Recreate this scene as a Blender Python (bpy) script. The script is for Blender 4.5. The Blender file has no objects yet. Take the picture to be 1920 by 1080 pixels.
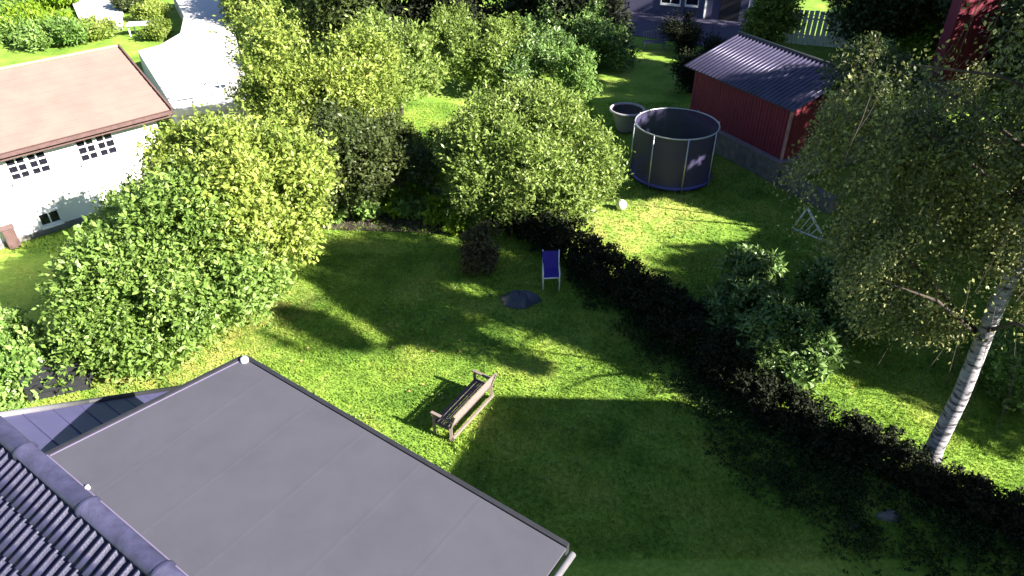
import bpy, bmesh, math, random
import numpy as np
from mathutils import Vector, Matrix
random.seed(7)
R = math.radians
C = bpy.context.scene.collection
S = bpy.context.scene

# ------------------------------------------------------------------ camera, light, exposure
H = 12.5; PITCH = R(34.8); FPX = 1330.0
cam_d = bpy.data.cameras.new("camera"); cam = bpy.data.objects.new("camera", cam_d); C.objects.link(cam)
cam.location = (0, 0, H); cam.rotation_euler = (R(90) - PITCH, 0, 0)
cam_d.sensor_width = 36; cam_d.lens = FPX / 1920 * 36; cam_d.clip_end = 2000; cam_d.clip_start = 0.05
S.camera = cam
SUN = Vector((0.886 * math.cos(R(30)), -0.463 * math.cos(R(30)), math.sin(R(30)))).normalized()
w = bpy.data.worlds.new("World"); S.world = w; w.use_nodes = True
wn = w.node_tree; bg = wn.nodes["Background"]
sky = wn.nodes.new("ShaderNodeTexSky"); sky.sky_type = 'NISHITA'; sky.sun_disc = False
sky.sun_elevation = R(30); sky.air_density = 0.6; sky.dust_density = 0.2; sky.ozone_density = 2.0; sky.sun_rotation = math.atan2(SUN.x, SUN.y)
wn.links.new(sky.outputs[0], bg.inputs[0]); bg.inputs[1].default_value = 0.05
sl = bpy.data.lights.new("sun", 'SUN'); sl.energy = 5.0; sl.angle = R(0.5); sl.color = (1.0, 0.95, 0.86)
so = bpy.data.objects.new("sun", sl); C.objects.link(so); so.rotation_euler = SUN.to_track_quat('Z', 'Y').to_euler()
S.view_settings.view_transform = 'Standard'; S.view_settings.look = 'None'
S.view_settings.gamma = 1; S.view_settings.use_curve_mapping = False
S.view_settings.exposure = 2.12
S.cycles.max_bounces = 5; S.cycles.diffuse_bounces = 3; S.cycles.transmission_bounces = 3; S.cycles.transparent_max_bounces = 6

# ------------------------------------------------------------------ where things stand
cp, sp = math.cos(PITCH), math.sin(PITCH)
def P(u, v, h=0.0):
    a = (u - 960) / FPX; b = (v - 540) / FPX
    t = (H - h) / (sp + b * cp)
    return Vector((a * t, (cp - b * sp) * t, h))
def PV(u, v, org, nrm):
    a = (u - 960) / FPX; b = (v - 540) / FPX
    d = Vector((a, cp - b * sp, -sp - b * cp)); c = Vector((0, 0, H))
    return c + d * ((org - c).dot(nrm) / d.dot(nrm))
def proj(x, y, z):
    D = H - z; Z = y * cp + D * sp
    return 960 + FPX * x / Z, 540 + FPX * (D * cp - y * sp) / Z

# ------------------------------------------------------------------ materials
def nmat(name):
    m = bpy.data.materials.new(name); m.use_nodes = True
    return m, m.node_tree, m.node_tree.nodes["Principled BSDF"]
def ramp(nt, fac, cols):
    r = nt.nodes.new("ShaderNodeValToRGB"); e = r.color_ramp.elements
    while len(e) < len(cols): e.new(0.5)
    for i, (p, c) in enumerate(cols): e[i].position = p; e[i].color = (*c, 1)
    nt.links.new(fac, r.inputs[0]); return r.outputs[0]
def noise(nt, scale, detail=4, vec=None, rough=0.6):
    n = nt.nodes.new("ShaderNodeTexNoise"); n.inputs["Scale"].default_value = scale
    n.inputs["Detail"].default_value = detail; n.inputs["Roughness"].default_value = rough
    if vec is None:
        g = nt.nodes.new("ShaderNodeNewGeometry"); vec = g.outputs["Position"]
    nt.links.new(vec, n.inputs["Vector"]); return n.outputs["Fac"]
def mat(name, col, rough=0.7, var=0.25, scale=6, metal=0.0, bump=0.0, bscale=30, spec=None, fine=0.0):
    m, nt, b = nmat(name)
    d = tuple(c * (1 - var) for c in col); l = tuple(min(1, c * (1 + var)) for c in col)
    f = noise(nt, scale, 6)
    nt.links.new(ramp(nt, f, [(0.3, d), (0.7, l)]), b.inputs["Base Color"])
    b.inputs["Roughness"].default_value = rough; b.inputs["Metallic"].default_value = metal
    if spec is not None: b.inputs["Specular IOR Level"].default_value = spec
    if bump:
        bp = nt.nodes.new("ShaderNodeBump"); bp.inputs["Strength"].default_value = bump; bp.inputs["Distance"].default_value = 0.02
        nt.links.new(noise(nt, bscale, 5), bp.inputs["Height"]); nt.links.new(bp.outputs[0], b.inputs["Normal"])
    return m
def leafmat(name, cols, trans=0.3, rough=0.45, spec=0.35):
    m, nt, b = nmat(name)
    at = nt.nodes.new("ShaderNodeAttribute"); at.attribute_name = "tint"
    col = ramp(nt, at.outputs["Fac"], [(i / (len(cols) - 1), c) for i, c in enumerate(cols)])
    nt.links.new(col, b.inputs["Base Color"]); b.inputs["Roughness"].default_value = rough
    b.inputs["Specular IOR Level"].default_value = spec
    tr = nt.nodes.new("ShaderNodeBsdfTranslucent"); mx = nt.nodes.new("ShaderNodeMixShader"); mx.inputs[0].default_value = trans
    nt.links.new(col, tr.inputs[0]); nt.links.new(b.outputs[0], mx.inputs[1]); nt.links.new(tr.outputs[0], mx.inputs[2])
    nt.links.new(mx.outputs[0], nt.nodes["Material Output"].inputs[0])
    return m

DRY = [(P(330, 670), 3.2), (P(1130, 430), 2.6), (P(1240, 400), 2.0), (P(1180, 520), 1.6), (P(500, 580), 1.8), (P(260, 700), 2.0)]
def grass_colour(nt):
    g = nt.nodes.new("ShaderNodeNewGeometry"); pos = g.outputs["Position"]
    base = ramp(nt, noise(nt, 0.55, 5, pos), [(0.32, (0.105, 0.205, 0.030)), (0.5, (0.20, 0.32, 0.048)), (0.68, (0.31, 0.385, 0.078))])
    fine = ramp(nt, noise(nt, 9, 5, pos, 0.75), [(0.3, (0.55, 0.6, 0.5)), (0.7, (1.35, 1.3, 1.3))])
    mul = nt.nodes.new("ShaderNodeMix"); mul.data_type = 'RGBA'; mul.blend_type = 'MULTIPLY'; mul.inputs[0].default_value = 1
    nt.links.new(base, mul.inputs[6]); nt.links.new(fine, mul.inputs[7]); col = mul.outputs[2]
    tot = None
    for c, r in DRY:                                             # patches of dry, yellowed turf
        vd = nt.nodes.new("ShaderNodeVectorMath"); vd.operation = 'DISTANCE'; vd.inputs[1].default_value = (c.x, c.y, 0)
        nt.links.new(pos, vd.inputs[0])
        mr = nt.nodes.new("ShaderNodeMapRange"); mr.inputs[1].default_value = r * 0.2; mr.inputs[2].default_value = r
        mr.inputs[3].default_value = 1; mr.inputs[4].default_value = 0; nt.links.new(vd.outputs["Value"], mr.inputs[0])
        if tot is None: tot = mr.outputs[0]
        else:
            mx = nt.nodes.new("ShaderNodeMath"); mx.operation = 'MAXIMUM'
            nt.links.new(tot, mx.inputs[0]); nt.links.new(mr.outputs[0], mx.inputs[1]); tot = mx.outputs[0]
    pn = nt.nodes.new("ShaderNodeMath"); pn.operation = 'MULTIPLY'
    rp = ramp(nt, noise(nt, 2.2, 5, pos), [(0.38, (0.05,) * 3), (0.62, (1,) * 3)])
    nt.links.new(tot, pn.inputs[0]); nt.links.new(rp, pn.inputs[1])
    mx = nt.nodes.new("ShaderNodeMix"); mx.data_type = 'RGBA'
    nt.links.new(pn.outputs[0], mx.inputs[0]); nt.links.new(col, mx.inputs[6]); mx.inputs[7].default_value = (0.38, 0.37, 0.11, 1)
    return mx.outputs[2]
M = {}
m, nt, b = nmat("lawn"); nt.links.new(grass_colour(nt), b.inputs["Base Color"]); b.inputs["Roughness"].default_value = 0.9
b.inputs["Specular IOR Level"].default_value = 0.1
bp = nt.nodes.new("ShaderNodeBump"); bp.inputs["Strength"].default_value = 0.6; bp.inputs["Distance"].default_value = 0.05
nt.links.new(noise(nt, 14, 6), bp.inputs["Height"]); nt.links.new(bp.outputs[0], b.inputs["Normal"]); M['lawn'] = m
m, nt, b = nmat("grass_blade"); gc = grass_colour(nt)
at = nt.nodes.new("ShaderNodeAttribute"); at.attribute_name = "tint"
tv = ramp(nt, at.outputs["Fac"], [(0, (0.6, 0.65, 0.6)), (1, (1.5, 1.4, 1.3))])
mu = nt.nodes.new("ShaderNodeMix"); mu.data_type = 'RGBA'; mu.blend_type = 'MULTIPLY'; mu.inputs[0].default_value = 1
nt.links.new(gc, mu.inputs[6]); nt.links.new(tv, mu.inputs[7]); nt.links.new(mu.outputs[2], b.inputs["Base Color"])
b.inputs["Roughness"].default_value = 0.6; b.inputs["Specular IOR Level"].default_value = 0.2
tr = nt.nodes.new("ShaderNodeBsdfTranslucent"); mx = nt.nodes.new("ShaderNodeMixShader"); mx.inputs[0].default_value = 0.3
nt.links.new(mu.outputs[2], tr.inputs[0]); nt.links.new(b.outputs[0], mx.inputs[1]); nt.links.new(tr.outputs[0], mx.inputs[2])
nt.links.new(mx.outputs[0], nt.nodes["Material Output"].inputs[0]); M['blade'] = m

M['felt'] = mat("roof_felt", (0.062, 0.060, 0.078), 0.85, 0.05, 2.5, bump=0.15, bscale=120)
nt = M['felt'].node_tree; b = nt.nodes["Principled BSDF"]; src = b.inputs["Base Color"].links[0].from_socket
st = ramp(nt, noise(nt, 1.1, 9, None, 0.75), [(0.36, (0.91, 0.91, 0.92)), (0.52, (1, 1, 1)), (0.72, (1.05, 1.04, 1.03))])      # dust and dried puddles
mu = nt.nodes.new("ShaderNodeMix"); mu.data_type = 'RGBA'; mu.blend_type = 'MULTIPLY'; mu.inputs[0].default_value = 1
nt.links.new(src, mu.inputs[6]); nt.links.new(st, mu.inputs[7]); nt.links.new(mu.outputs[2], b.inputs["Base Color"])
M['slate'] = mat("blue_grey_sheet", (0.066, 0.062, 0.14), 0.6, 0.10, 2.5, bump=0.1, bscale=60)
M['tile'] = mat("glazed_roof_tile", (0.020, 0.019, 0.046), 0.40, 0.25, 9, bump=0.15, bscale=40)
M['ridge'] = mat("ridge_cap", (0.034, 0.033, 0.070), 0.55, 0.35, 5, bump=0.3, bscale=25)
M['dark'] = mat("dark_trim", (0.02, 0.02, 0.025), 0.6, 0.2)
M['zinc'] = mat("pale_flashing", (0.22, 0.21, 0.23), 0.4, 0.12, 8, metal=0.3)
M['render_wall'] = mat("grey_render", (0.28, 0.27, 0.26), 0.9, 0.12, 3)
M['white_wall'] = mat("white_render", (0.80, 0.79, 0.75), 0.9, 0.05, 1.2, bump=0.2, bscale=20)
M['white'] = mat("white_paint", (0.78, 0.78, 0.76), 0.5, 0.05)
M['pink_roof'] = mat("faded_red_roof", (0.215, 0.142, 0.12), 0.85, 0.09, 1.3, bump=0.25, bscale=18)
M['brown'] = mat("brown_board", (0.10, 0.055, 0.05), 0.7, 0.25)
M['glass'] = mat("dark_glass", (0.012, 0.012, 0.02), 0.08, 0.2, spec=0.6)
M['concrete'] = mat("pale_concrete", (0.62, 0.60, 0.57), 0.9, 0.08, 1.5, bump=0.2)
M['stone'] = mat("plinth_stone", (0.17, 0.16, 0.15), 0.9, 0.35, 4, bump=0.5, bscale=12)
M['red'] = mat("red_board", (0.17, 0.012, 0.03), 0.75, 0.18, 4)
M['shed_roof'] = mat("shed_roof_sheet", (0.07, 0.062, 0.11), 0.42, 0.25, 3, metal=0.3)
M['wood'] = mat("weathered_wood", (0.11, 0.075, 0.085), 0.75, 0.3, 14)  # bench seat, darkened: the backrest's shade is put into the colour
M['wood_pale'] = mat("pale_bare_wood", (0.185, 0.14, 0.125), 0.75, 0.2, 14)  # bench back and frame, lighter: sunlight put into the colour
M['bark'] = mat("bark", (0.06, 0.045, 0.035), 0.95, 0.4, 12, bump=0.6, bscale=20)
M['blue'] = mat("blue_canvas", (0.035, 0.018, 0.26), 0.8, 0.15)
M['blue_pad'] = mat("blue_vinyl_pad", (0.06, 0.07, 0.33), 0.4, 0.15)
M['steel'] = mat("galvanised_tube", (0.5, 0.5, 0.52), 0.35, 0.1, metal=0.6)
M['plum'] = mat("dark_pavers", (0.06, 0.055, 0.10), 0.85, 0.2, 3)
M['soil'] = mat("soil", (0.05, 0.035, 0.028), 1.0, 0.35, 5, bump=0.8, bscale=14)
M['tarp'] = mat("dark_tarpaulin", (0.035, 0.045, 0.075), 0.45, 0.3, 6)
M['gravel'] = mat("pale_gravel", (0.58, 0.55, 0.53), 0.95, 0.15, 8, bump=0.4)
M['house_wall'] = mat("blue_grey_wall", (0.10, 0.095, 0.17), 0.85, 0.12, 2)
M['tub'] = mat("white_plastic", (0.34, 0.31, 0.33), 0.4, 0.08, 3)
M['fallen'] = mat("fallen_leaf", (0.35, 0.28, 0.08), 0.8, 0.3)
# birch bark: pale with dark bands
m, nt, b = nmat("birch_bark"); g = nt.nodes.new("ShaderNodeNewGeometry"); mp = nt.nodes.new("ShaderNodeMapping")
mp.inputs["Scale"].default_value = (1.2, 1.2, 5.5); nt.links.new(g.outputs["Position"], mp.inputs[0])
f = noise(nt, 2.2, 6, mp.outputs[0], 0.7)
nt.links.new(ramp(nt, f, [(0.42, (0.035, 0.03, 0.035)), (0.50, (0.27, 0.25, 0.28)), (0.72, (0.46, 0.43, 0.44))]), b.inputs["Base Color"])
b.inputs["Roughness"].default_value = 0.8
bp = nt.nodes.new("ShaderNodeBump"); bp.inputs["Strength"].default_value = 0.7; bp.inputs["Distance"].default_value = 0.03
nt.links.new(f, bp.inputs["Height"]); nt.links.new(bp.outputs[0], b.inputs["Normal"]); M['birch'] = m
# net: woven mesh, half open
m, nt, b = nmat("safety_net"); b.inputs["Base Color"].default_value = (0.04, 0.034, 0.085, 1); b.inputs["Roughness"].default_value = 0.6
tp = nt.nodes.new("ShaderNodeBsdfTransparent"); mx = nt.nodes.new("ShaderNodeMixShader"); mx.inputs[0].default_value = 0.82
nt.links.new(tp.outputs[0], mx.inputs[1]); nt.links.new(b.outputs[0], mx.inputs[2]); nt.links.new(mx.outputs[0], nt.nodes["Material Output"].inputs[0]); M['net'] = m

L = {
 'green': leafmat("leaf_green", [(0.08, 0.16, 0.03), (0.17, 0.29, 0.06), (0.29, 0.40, 0.12)]),
 'yellow': leafmat("leaf_yellow_green", [(0.14, 0.20, 0.035), (0.26, 0.34, 0.06), (0.45, 0.48, 0.12)], 0.38),
 'mix': leafmat("leaf_mixed", [(0.08, 0.13, 0.02), (0.18, 0.25, 0.04), (0.30, 0.33, 0.08)]),
 'grey': leafmat("leaf_grey_green", [(0.09, 0.15, 0.025), (0.20, 0.28, 0.055), (0.34, 0.40, 0.12)]),
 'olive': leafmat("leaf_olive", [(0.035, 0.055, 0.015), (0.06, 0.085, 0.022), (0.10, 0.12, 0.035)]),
 'lightgreen': leafmat('leaf_light_green', [(0.09, 0.16, 0.03), (0.18, 0.285, 0.055), (0.31, 0.42, 0.12)], 0.35),
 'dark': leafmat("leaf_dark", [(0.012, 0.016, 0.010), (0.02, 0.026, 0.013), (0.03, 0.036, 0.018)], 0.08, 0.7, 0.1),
 'birch': leafmat("leaf_birch", [(0.07, 0.08, 0.025), (0.18, 0.20, 0.06), (0.44, 0.45, 0.19)], 0.25),
 'rhodo': leafmat("leaf_glossy", [(0.04, 0.085, 0.022), (0.11, 0.19, 0.045), (0.27, 0.38, 0.11)], 0.15, 0.4, 0.4),
 'lime': leafmat("leaf_lime", [(0.10, 0.20, 0.01), (0.20, 0.32, 0.02), (0.30, 0.42, 0.04)]),
}

# ------------------------------------------------------------------ building helpers
def tag(o, label=None, cat=None, group=None, kind=None):
    for k, v in (('label', label), ('category', cat), ('group', group), ('kind', kind)):
        if v: o[k] = v
    return o
def thing(name, label, cat, loc, group=None):
    o = bpy.data.objects.new(name, None); C.objects.link(o); o.location = loc; o.empty_display_size = 0.2
    return tag(o, label, cat, group)
def link(name, me, mt, parent=None, smooth=False):
    o = bpy.data.objects.new(name, me); C.objects.link(o)
    if mt: me.materials.append(mt)
    if parent is not None: o.parent = parent
    if smooth: me.polygons.foreach_set("use_smooth", [True] * len(me.polygons))
    return o
def wloc(o):
    v = Vector((0, 0, 0))
    while o is not None: v += o.location; o = o.parent
    return v
class MB:
    def __init__(s): s.v = []; s.f = []
    def add(s, vs, fs):
        n = len(s.v); s.v += [Vector(v) for v in vs]; s.f += [tuple(i + n for i in f) for f in fs]; return s
    def box(s, c, d, rz=0.0, rot=None):
        m_ = rot if rot is not None else Matrix.Rotation(rz, 3, 'Z'); c = Vector(c)
        vs = [c + m_ @ Vector((x * d[0] / 2, y * d[1] / 2, z * d[2] / 2)) for z in (-1, 1) for y in (-1, 1) for x in (-1, 1)]
        return s.add(vs, [(0, 2, 3, 1), (4, 5, 7, 6), (0, 1, 5, 4), (2, 6, 7, 3), (0, 4, 6, 2), (1, 3, 7, 5)])
    def bar(s, a, b_, w_, d_=None, up=(0, 0, 1)):
        a = Vector(a); b_ = Vector(b_); x = (b_ - a); l = x.length; x.normalize()
        y = Vector(up).cross(x)
        if y.length < 1e-3: y = Vector((0, 1, 0)).cross(x)
        y.normalize(); z = x.cross(y); d_ = d_ or w_
        return s.box((a + b_) / 2, (l, w_, d_), rot=Matrix((x, y, z)).transposed())
    def tube(s, pts, rad, n=8, cap=True):
        pts = [Vector(p) for p in pts]
        if not hasattr(rad, '__len__'): rad = [rad] * len(pts)
        rings = []; ref = Vector((0.31, 0.2, 1)).normalized()
        for i, p in enumerate(pts):
            d = (pts[min(i + 1, len(pts) - 1)] - pts[max(i - 1, 0)]).normalized()
            a = d.cross(ref); 
            if a.length < 0.05: a = d.cross(Vector((1, 0, 0)))
            a.normalize(); b2 = d.cross(a)
            rings.append([p + (a * math.cos(t) + b2 * math.sin(t)) * rad[i] for t in [2 * math.pi * k / n for k in range(n)]])
        vs = [q for r in rings for q in r]; fs = []
        for i in range(len(pts) - 1):
            for k in range(n): fs.append((i * n + k, i * n + (k + 1) % n, (i + 1) * n + (k + 1) % n, (i + 1) * n + k))
        if cap: fs += [tuple(range(n))[::-1], tuple((len(pts) - 1) * n + k for k in range(n))]
        return s.add(vs, fs)
    def ring(s, c, r, tr, n=40, m_=6, z0=0, a0=0, a1=2 * math.pi):
        c = Vector(c); full = abs(a1 - a0 - 2 * math.pi) < 1e-4
        pts = [c + Vector((math.cos(a0 + (a1 - a0) * k / n) * r, math.sin(a0 + (a1 - a0) * k / n) * r, 0)) for k in range(n + 1)]
        return s.tube(pts, tr, m_, cap=not full)
    def prism(s, poly, z0, z1):
        n = len(poly); vs = [(p[0], p[1], z0) for p in poly] + [(p[0], p[1], z1) for p in poly]
        fs = [tuple(range(n))[::-1], tuple(range(n, 2 * n))] + [(i, (i + 1) % n, (i + 1) % n + n, i + n) for i in range(n)]
        return s.add(vs, fs)
    def plate(s, poly, th):                                   # thick polygon in any plane
        poly = [Vector(p) for p in poly]; nn = (poly[1] - poly[0]).cross(poly[2] - poly[0]).normalized()
        if nn.z < 0: nn = -nn
        n = len(poly); vs = poly + [p - nn * th for p in poly]
        return s.add(vs, [tuple(range(n)), tuple(range(n, 2 * n))[::-1]] + [(i, i + n, (i + 1) % n + n, (i + 1) % n) for i in range(n)])
    def lathe(s, c, prof, n=28, cap=False):
        c = Vector(c); vs = []; fs = []
        for r, z in prof: vs += [c + Vector((r * math.cos(2 * math.pi * k / n), r * math.sin(2 * math.pi * k / n), z)) for k in range(n)]
        for i in range(len(prof) - 1):
            for k in range(n): fs.append((i * n + k, i * n + (k + 1) % n, (i + 1) * n + (k + 1) % n, (i + 1) * n + k))
        return s.add(vs, fs)
    def build(s, name, mt, parent=None, smooth=False, bevel=0.0):
        o0 = wloc(parent) if parent is not None else Vector((0, 0, 0))
        me = bpy.data.meshes.new(name); me.from_pydata([v - o0 for v in s.v], [], s.f)
        bm = bmesh.new(); bm.from_mesh(me); bmesh.ops.recalc_face_normals(bm, faces=bm.faces); bm.to_mesh(me); bm.free()
        o = link(name, me, mt, parent, smooth)
        if bevel:
            bv = o.modifiers.new("bevel", 'BEVEL'); bv.width = bevel; bv.segments = 2; bv.limit_method = 'ANGLE'
        return o

# ------------------------------------------------------------------ foliage
def unit(a): return a / np.maximum(np.linalg.norm(a, axis=1, keepdims=True), 1e-6)
def leaves_mesh(name, pos, d, nrm, ln, wd, tint, mt, parent=None):
    o0 = np.array(wloc(parent)) if parent is not None else np.zeros(3)
    d = unit(d); nrm = nrm - d * np.sum(nrm * d, 1, keepdims=True); nrm = unit(nrm); sd = np.cross(d, nrm)
    ln = ln[:, None]; wd = wd[:, None]; n = len(pos); pos = pos - o0
    v = np.empty((n, 4, 3), np.float32)
    v[:, 0] = pos; v[:, 1] = pos + d * ln * .5 + sd * wd * .5 + nrm * wd * .12
    v[:, 2] = pos + d * ln - nrm * ln * .08; v[:, 3] = pos + d * ln * .5 - sd * wd * .5 + nrm * wd * .12
    me = bpy.data.meshes.new(name); me.vertices.add(4 * n); me.vertices.foreach_set("co", v.ravel())
    me.loops.add(4 * n); me.loops.foreach_set("vertex_index", np.arange(4 * n, dtype=np.int32))
    me.polygons.add(n); me.polygons.foreach_set("loop_start", np.arange(0, 4 * n, 4, dtype=np.int32))
    try: me.polygons.foreach_set("loop_total", np.full(n, 4, dtype=np.int32))
    except Exception: pass
    a = me.attributes.new("tint", 'FLOAT', 'POINT'); a.data.foreach_set("value", np.repeat(tint, 4).astype(np.float32))
    me.update(calc_edges=True)
    return link(name, me, mt, parent)
LITS = [[(470,650),(700,655),(760,640),(1010,705),(1030,680),(880,620),(900,605),(1100,665),(1290,757),(925,748),(850,835),(470,690)],
 [(800,522),(880,522),(970,552),(900,562),(830,548)], [(560,515),(620,555),(750,635),(700,655),(600,590),(500,560)],
 [(1000,380),(1110,380),(1250,365),(1440,430),(1420,455),(1200,470),(1250,550),(1130,515),(1040,440)],
 [(1420,705),(1560,688),(1748,790),(1738,862),(1640,822),(1540,765),(1450,745)], [(1745,870),(1900,950),(1925,945),(1790,868)],
 [(610,370),(860,380),(880,432),(610,432)], [(1480,-20),(1560,-20),(1560,90),(1480,90)], [(1690,40),(1775,40),(1775,115),(1690,115)], [(1120,135),(1190,150),(1190,162),(1120,150)], [(1190,100),(1270,108),(1270,118),(1190,110)]]
LITW = [np.array([[P(u, v).x, P(u, v).y] for u, v in pl_]) for pl_ in LITS]
def sunny(u, v, z, r, n=8):
    c = P(u, v, z); LITW.append(np.array([[c.x - SUN.x / SUN.z * z + r * math.cos(6.2832 * k / n), c.y - SUN.y / SUN.z * z + r * math.sin(6.2832 * k / n)] for k in range(n)]))
for a_ in ((1412, 510, 1.4, .75), (1600, 525, 1.4, .7), (1510, 650, .9, .7), (1620, 560, 1.2, .3), (1295, 310, 1.1, .6), (1080, 130, 1.8, .8), (905, 90, 2, 1.0), (1470, 290, 1.6, .25)): sunny(*a_)
rsp = random.Random(3)
for k in range(26): sunny(1300 + 130 * rsp.random(), 80 + 45 * rsp.random(), 3.5, rsp.uniform(.09, .26))
for k in range(12): sunny(1415 + 12 * k, 128 + rsp.uniform(-4, 4), 3.5, .16)
q_ = [P(u, v, 1.2) for u, v in ((255, 95), (340, 60), (335, 0), (390, 0), (405, 90), (445, 120), (470, 190), (320, 208))]
LITW.append(np.array([[p.x - SUN.x / SUN.z * 1.2, p.y - SUN.y / SUN.z * 1.2] for p in q_]))
def shades_sunny_spot(p, fuzz, rg):
    """True where a leaf would shade one of the spots that lie in the sun: the crowns have gaps there"""
    q = -SUN.x / SUN.z, -SUN.y / SUN.z; gx = p[:, 0] + q[0] * p[:, 2]; gy = p[:, 1] + q[1] * p[:, 2]
    gx = gx + rg.normal(size=len(p)) * fuzz; gy = gy + rg.normal(size=len(p)) * fuzz; r = np.zeros(len(p), bool)
    for w_ in LITW:
        ins = np.zeros(len(p), bool); n = len(w_)
        for i in range(n):
            (x1, y1), (x2, y2) = w_[i], w_[(i + 1) % n]
            c = ((y1 > gy) != (y2 > gy)) & (gx < (x2 - x1) * (gy - y1) / (y2 - y1 + 1e-12) + x1); ins ^= c
        r |= ins
    return r
def crown(parent, mt, lobes, shoots=2500, per=9, leaf=0.14, asp=0.5, slen=0.5, up=0.4, droop=0.1, seed=1, sub=14, name='crown', zmin=0.05, tb=0.0, spread=0.9, subr=0.42, zmax=99, gaps=False):
    """lobes: (x, y, z, rx, ry, rz); shoots spring from sub-clumps set about each lobe, leaves along the shoots"""
    rg = np.random.default_rng(seed); Lb = np.array([[*l] for l in lobes], float)
    wt = (Lb[:, 3] * Lb[:, 4]) ** 1.0; wt /= wt.sum(); li = rg.choice(len(Lb), shoots, p=wt)
    sd = unit(rg.normal(size=(len(Lb) * sub, 3)) + np.array([0, 0, .25])); sr = rg.uniform(.55, .86, len(sd))[:, None]
    st = rg.uniform(-.18, .18, len(sd))
    si = li * sub + rg.integers(0, sub, shoots)
    dd = unit(rg.normal(size=(shoots, 3))); rr = rg.uniform(0.35, 1, shoots)[:, None] ** .5
    loc = sd[si] * sr[si] + dd * rr * subr * rg.uniform(.6, 1.15, (len(sd), 1))[si]
    fill = rg.random(shoots) < .12; loc[fill] = dd[fill] * rg.uniform(.2, .75, (fill.sum(), 1))
    c = Lb[li, :3]; r = Lb[li, 3:]; p = c + loc * r
    k = (p[:, 2] > zmin) & (p[:, 2] < zmax); p = p[k]; loc = loc[k]; si = si[k]; n = len(p)
    out = unit(loc); sdir = unit(out * .8 + rg.normal(size=(n, 3)) * .45 + np.array([0, 0, up]))
    sl_ = slen * rg.uniform(.5, 1.3, n)
    t = np.tile(np.linspace(.05, 1, per), n); ii = np.repeat(np.arange(n), per)
    lp = p[ii] + sdir[ii] * (sl_[ii] * t)[:, None]; lp[:, 2] -= droop * t ** 2 * sl_[ii]
    perp = unit(rg.normal(size=(n * per, 3))); ld = unit(sdir[ii] * .55 + perp * spread)
    ln_ = leaf * rg.uniform(.4, 1.35, n * per); nr = unit(rg.normal(size=(n * per, 3)) * .55 + out[ii] * .4 + np.array([0, 0, .55]))
    tint = np.clip(.45 + tb + st[si][ii] + rg.normal(size=n * per) * .17 + .12 * (t - .5), 0, 1)
    k = lp[:, 2] > 0.02
    if gaps: k &= ~shades_sunny_spot(lp, .12, rg)
    return leaves_mesh(name, lp[k], ld[k], nr[k], ln_[k], (ln_ * asp)[k], tint[k], mt, parent)
def limbs(parent, base, tips, r0=0.12, mt='bark', fork=0.35, stems=None, seed=3):
    rd = random.Random(seed); base = Vector(base); top = sum((Vector(t) for t in tips), Vector()) / len(tips)
    fk = base.lerp(Vector((top.x, top.y, top.z)), fork); fk.x += rd.uniform(-.1, .1)
    MB().tube([base - Vector((0, 0, .1)), base.lerp(fk, .5) + Vector((rd.uniform(-.06, .06), rd.uniform(-.06, .06), 0)), fk], [r0 * 1.25, r0, r0 * .85], 9).build('trunk', M[mt], parent, True)
    for t in tips:
        t = Vector(t); mid = fk.lerp(t, .5) + Vector((rd.uniform(-.2, .2), rd.uniform(-.2, .2), .15))
        MB().tube([fk, mid, t], [r0 * .6, r0 * .4, r0 * .12], 6).build('branch', M[mt], parent, True)
def lob(u, v, h, r, ry=None, rz=None):
    p = P(u, v, h); return (p.x, p.y, h, r, ry or r, rz or r)
def tree(name, label, cat, lobes, leafk, base=None, r0=0.1, group=None, fork=.35, **kw):
    if base is None: cx = sum(l[0] for l in lobes) / len(lobes); cy = sum(l[1] for l in lobes) / len(lobes); base = (cx, cy, 0)
    t = thing(name, label, cat, base, group)
    limbs(t, base, [(l[0], l[1], l[2]) for l in lobes], r0, fork=fork, seed=kw.get('seed', 1))
    crown(t, L[leafk], lobes, **kw); return t

# ================================================================== GROUND
gp = MB(); gp.add([(-900, -300, 0), (900, -300, 0), (900, 1500, 0), (-900, 1500, 0)], [(0, 1, 2, 3)])
tag(gp.build('lawn', M['lawn']), kind='structure')
def ground_grass(n, x0, x1, y0, y1, hmin, hmax, wd, seed, name, keep=None, label=None):
    rg = np.random.default_rng(seed); p = np.zeros((n, 3)); p[:, 0] = rg.uniform(x0, x1, n); p[:, 1] = rg.uniform(y0, y1, n)
    Z = p[:, 1] * cp + H * sp; u = FPX * p[:, 0] / Z
    k = (np.abs(u) < 1050)
    if keep is not None: k &= keep(p)
    p = p[k]; n = len(p)
    cl = np.sin(p[:, 0] * 2.1 + np.sin(p[:, 1] * 1.7) * 1.5) * np.sin(p[:, 1] * 2.6 + np.cos(p[:, 0] * 1.3))
    h = rg.uniform(hmin, hmax, n) * (1 + .35 * cl); d = unit(rg.normal(size=(n, 3)) * np.array([.5, .5, .1]) + np.array([0, 0, 1.0]))
    nr = rg.normal(size=(n, 3)); t = np.clip(.45 + .2 * cl + rg.normal(size=n) * .2, 0, 1)
    o = leaves_mesh(name, p, d, nr, h, np.full(n, wd) * rg.uniform(.7, 1.4, n), t, M['blade'])
    return tag(o, label, 'grass', kind='stuff')
def lawnkeep(p):
    x, y = p[:, 0], p[:, 1]
    bad = (x < -3.5 - (y - 9)) & (y < 12)
    return ~bad
ground_grass(230000, -13, 15, 8.5, 20, .04, .085, .022, 11, 'grass', lawnkeep, 'short sunlit and shaded mown grass covering the garden lawn')
ground_grass(90000, -20, 18, 20, 34, .05, .11, .032, 12, 'grass', None, 'mown grass of the far lawn beside the trampoline and garage')

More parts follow.
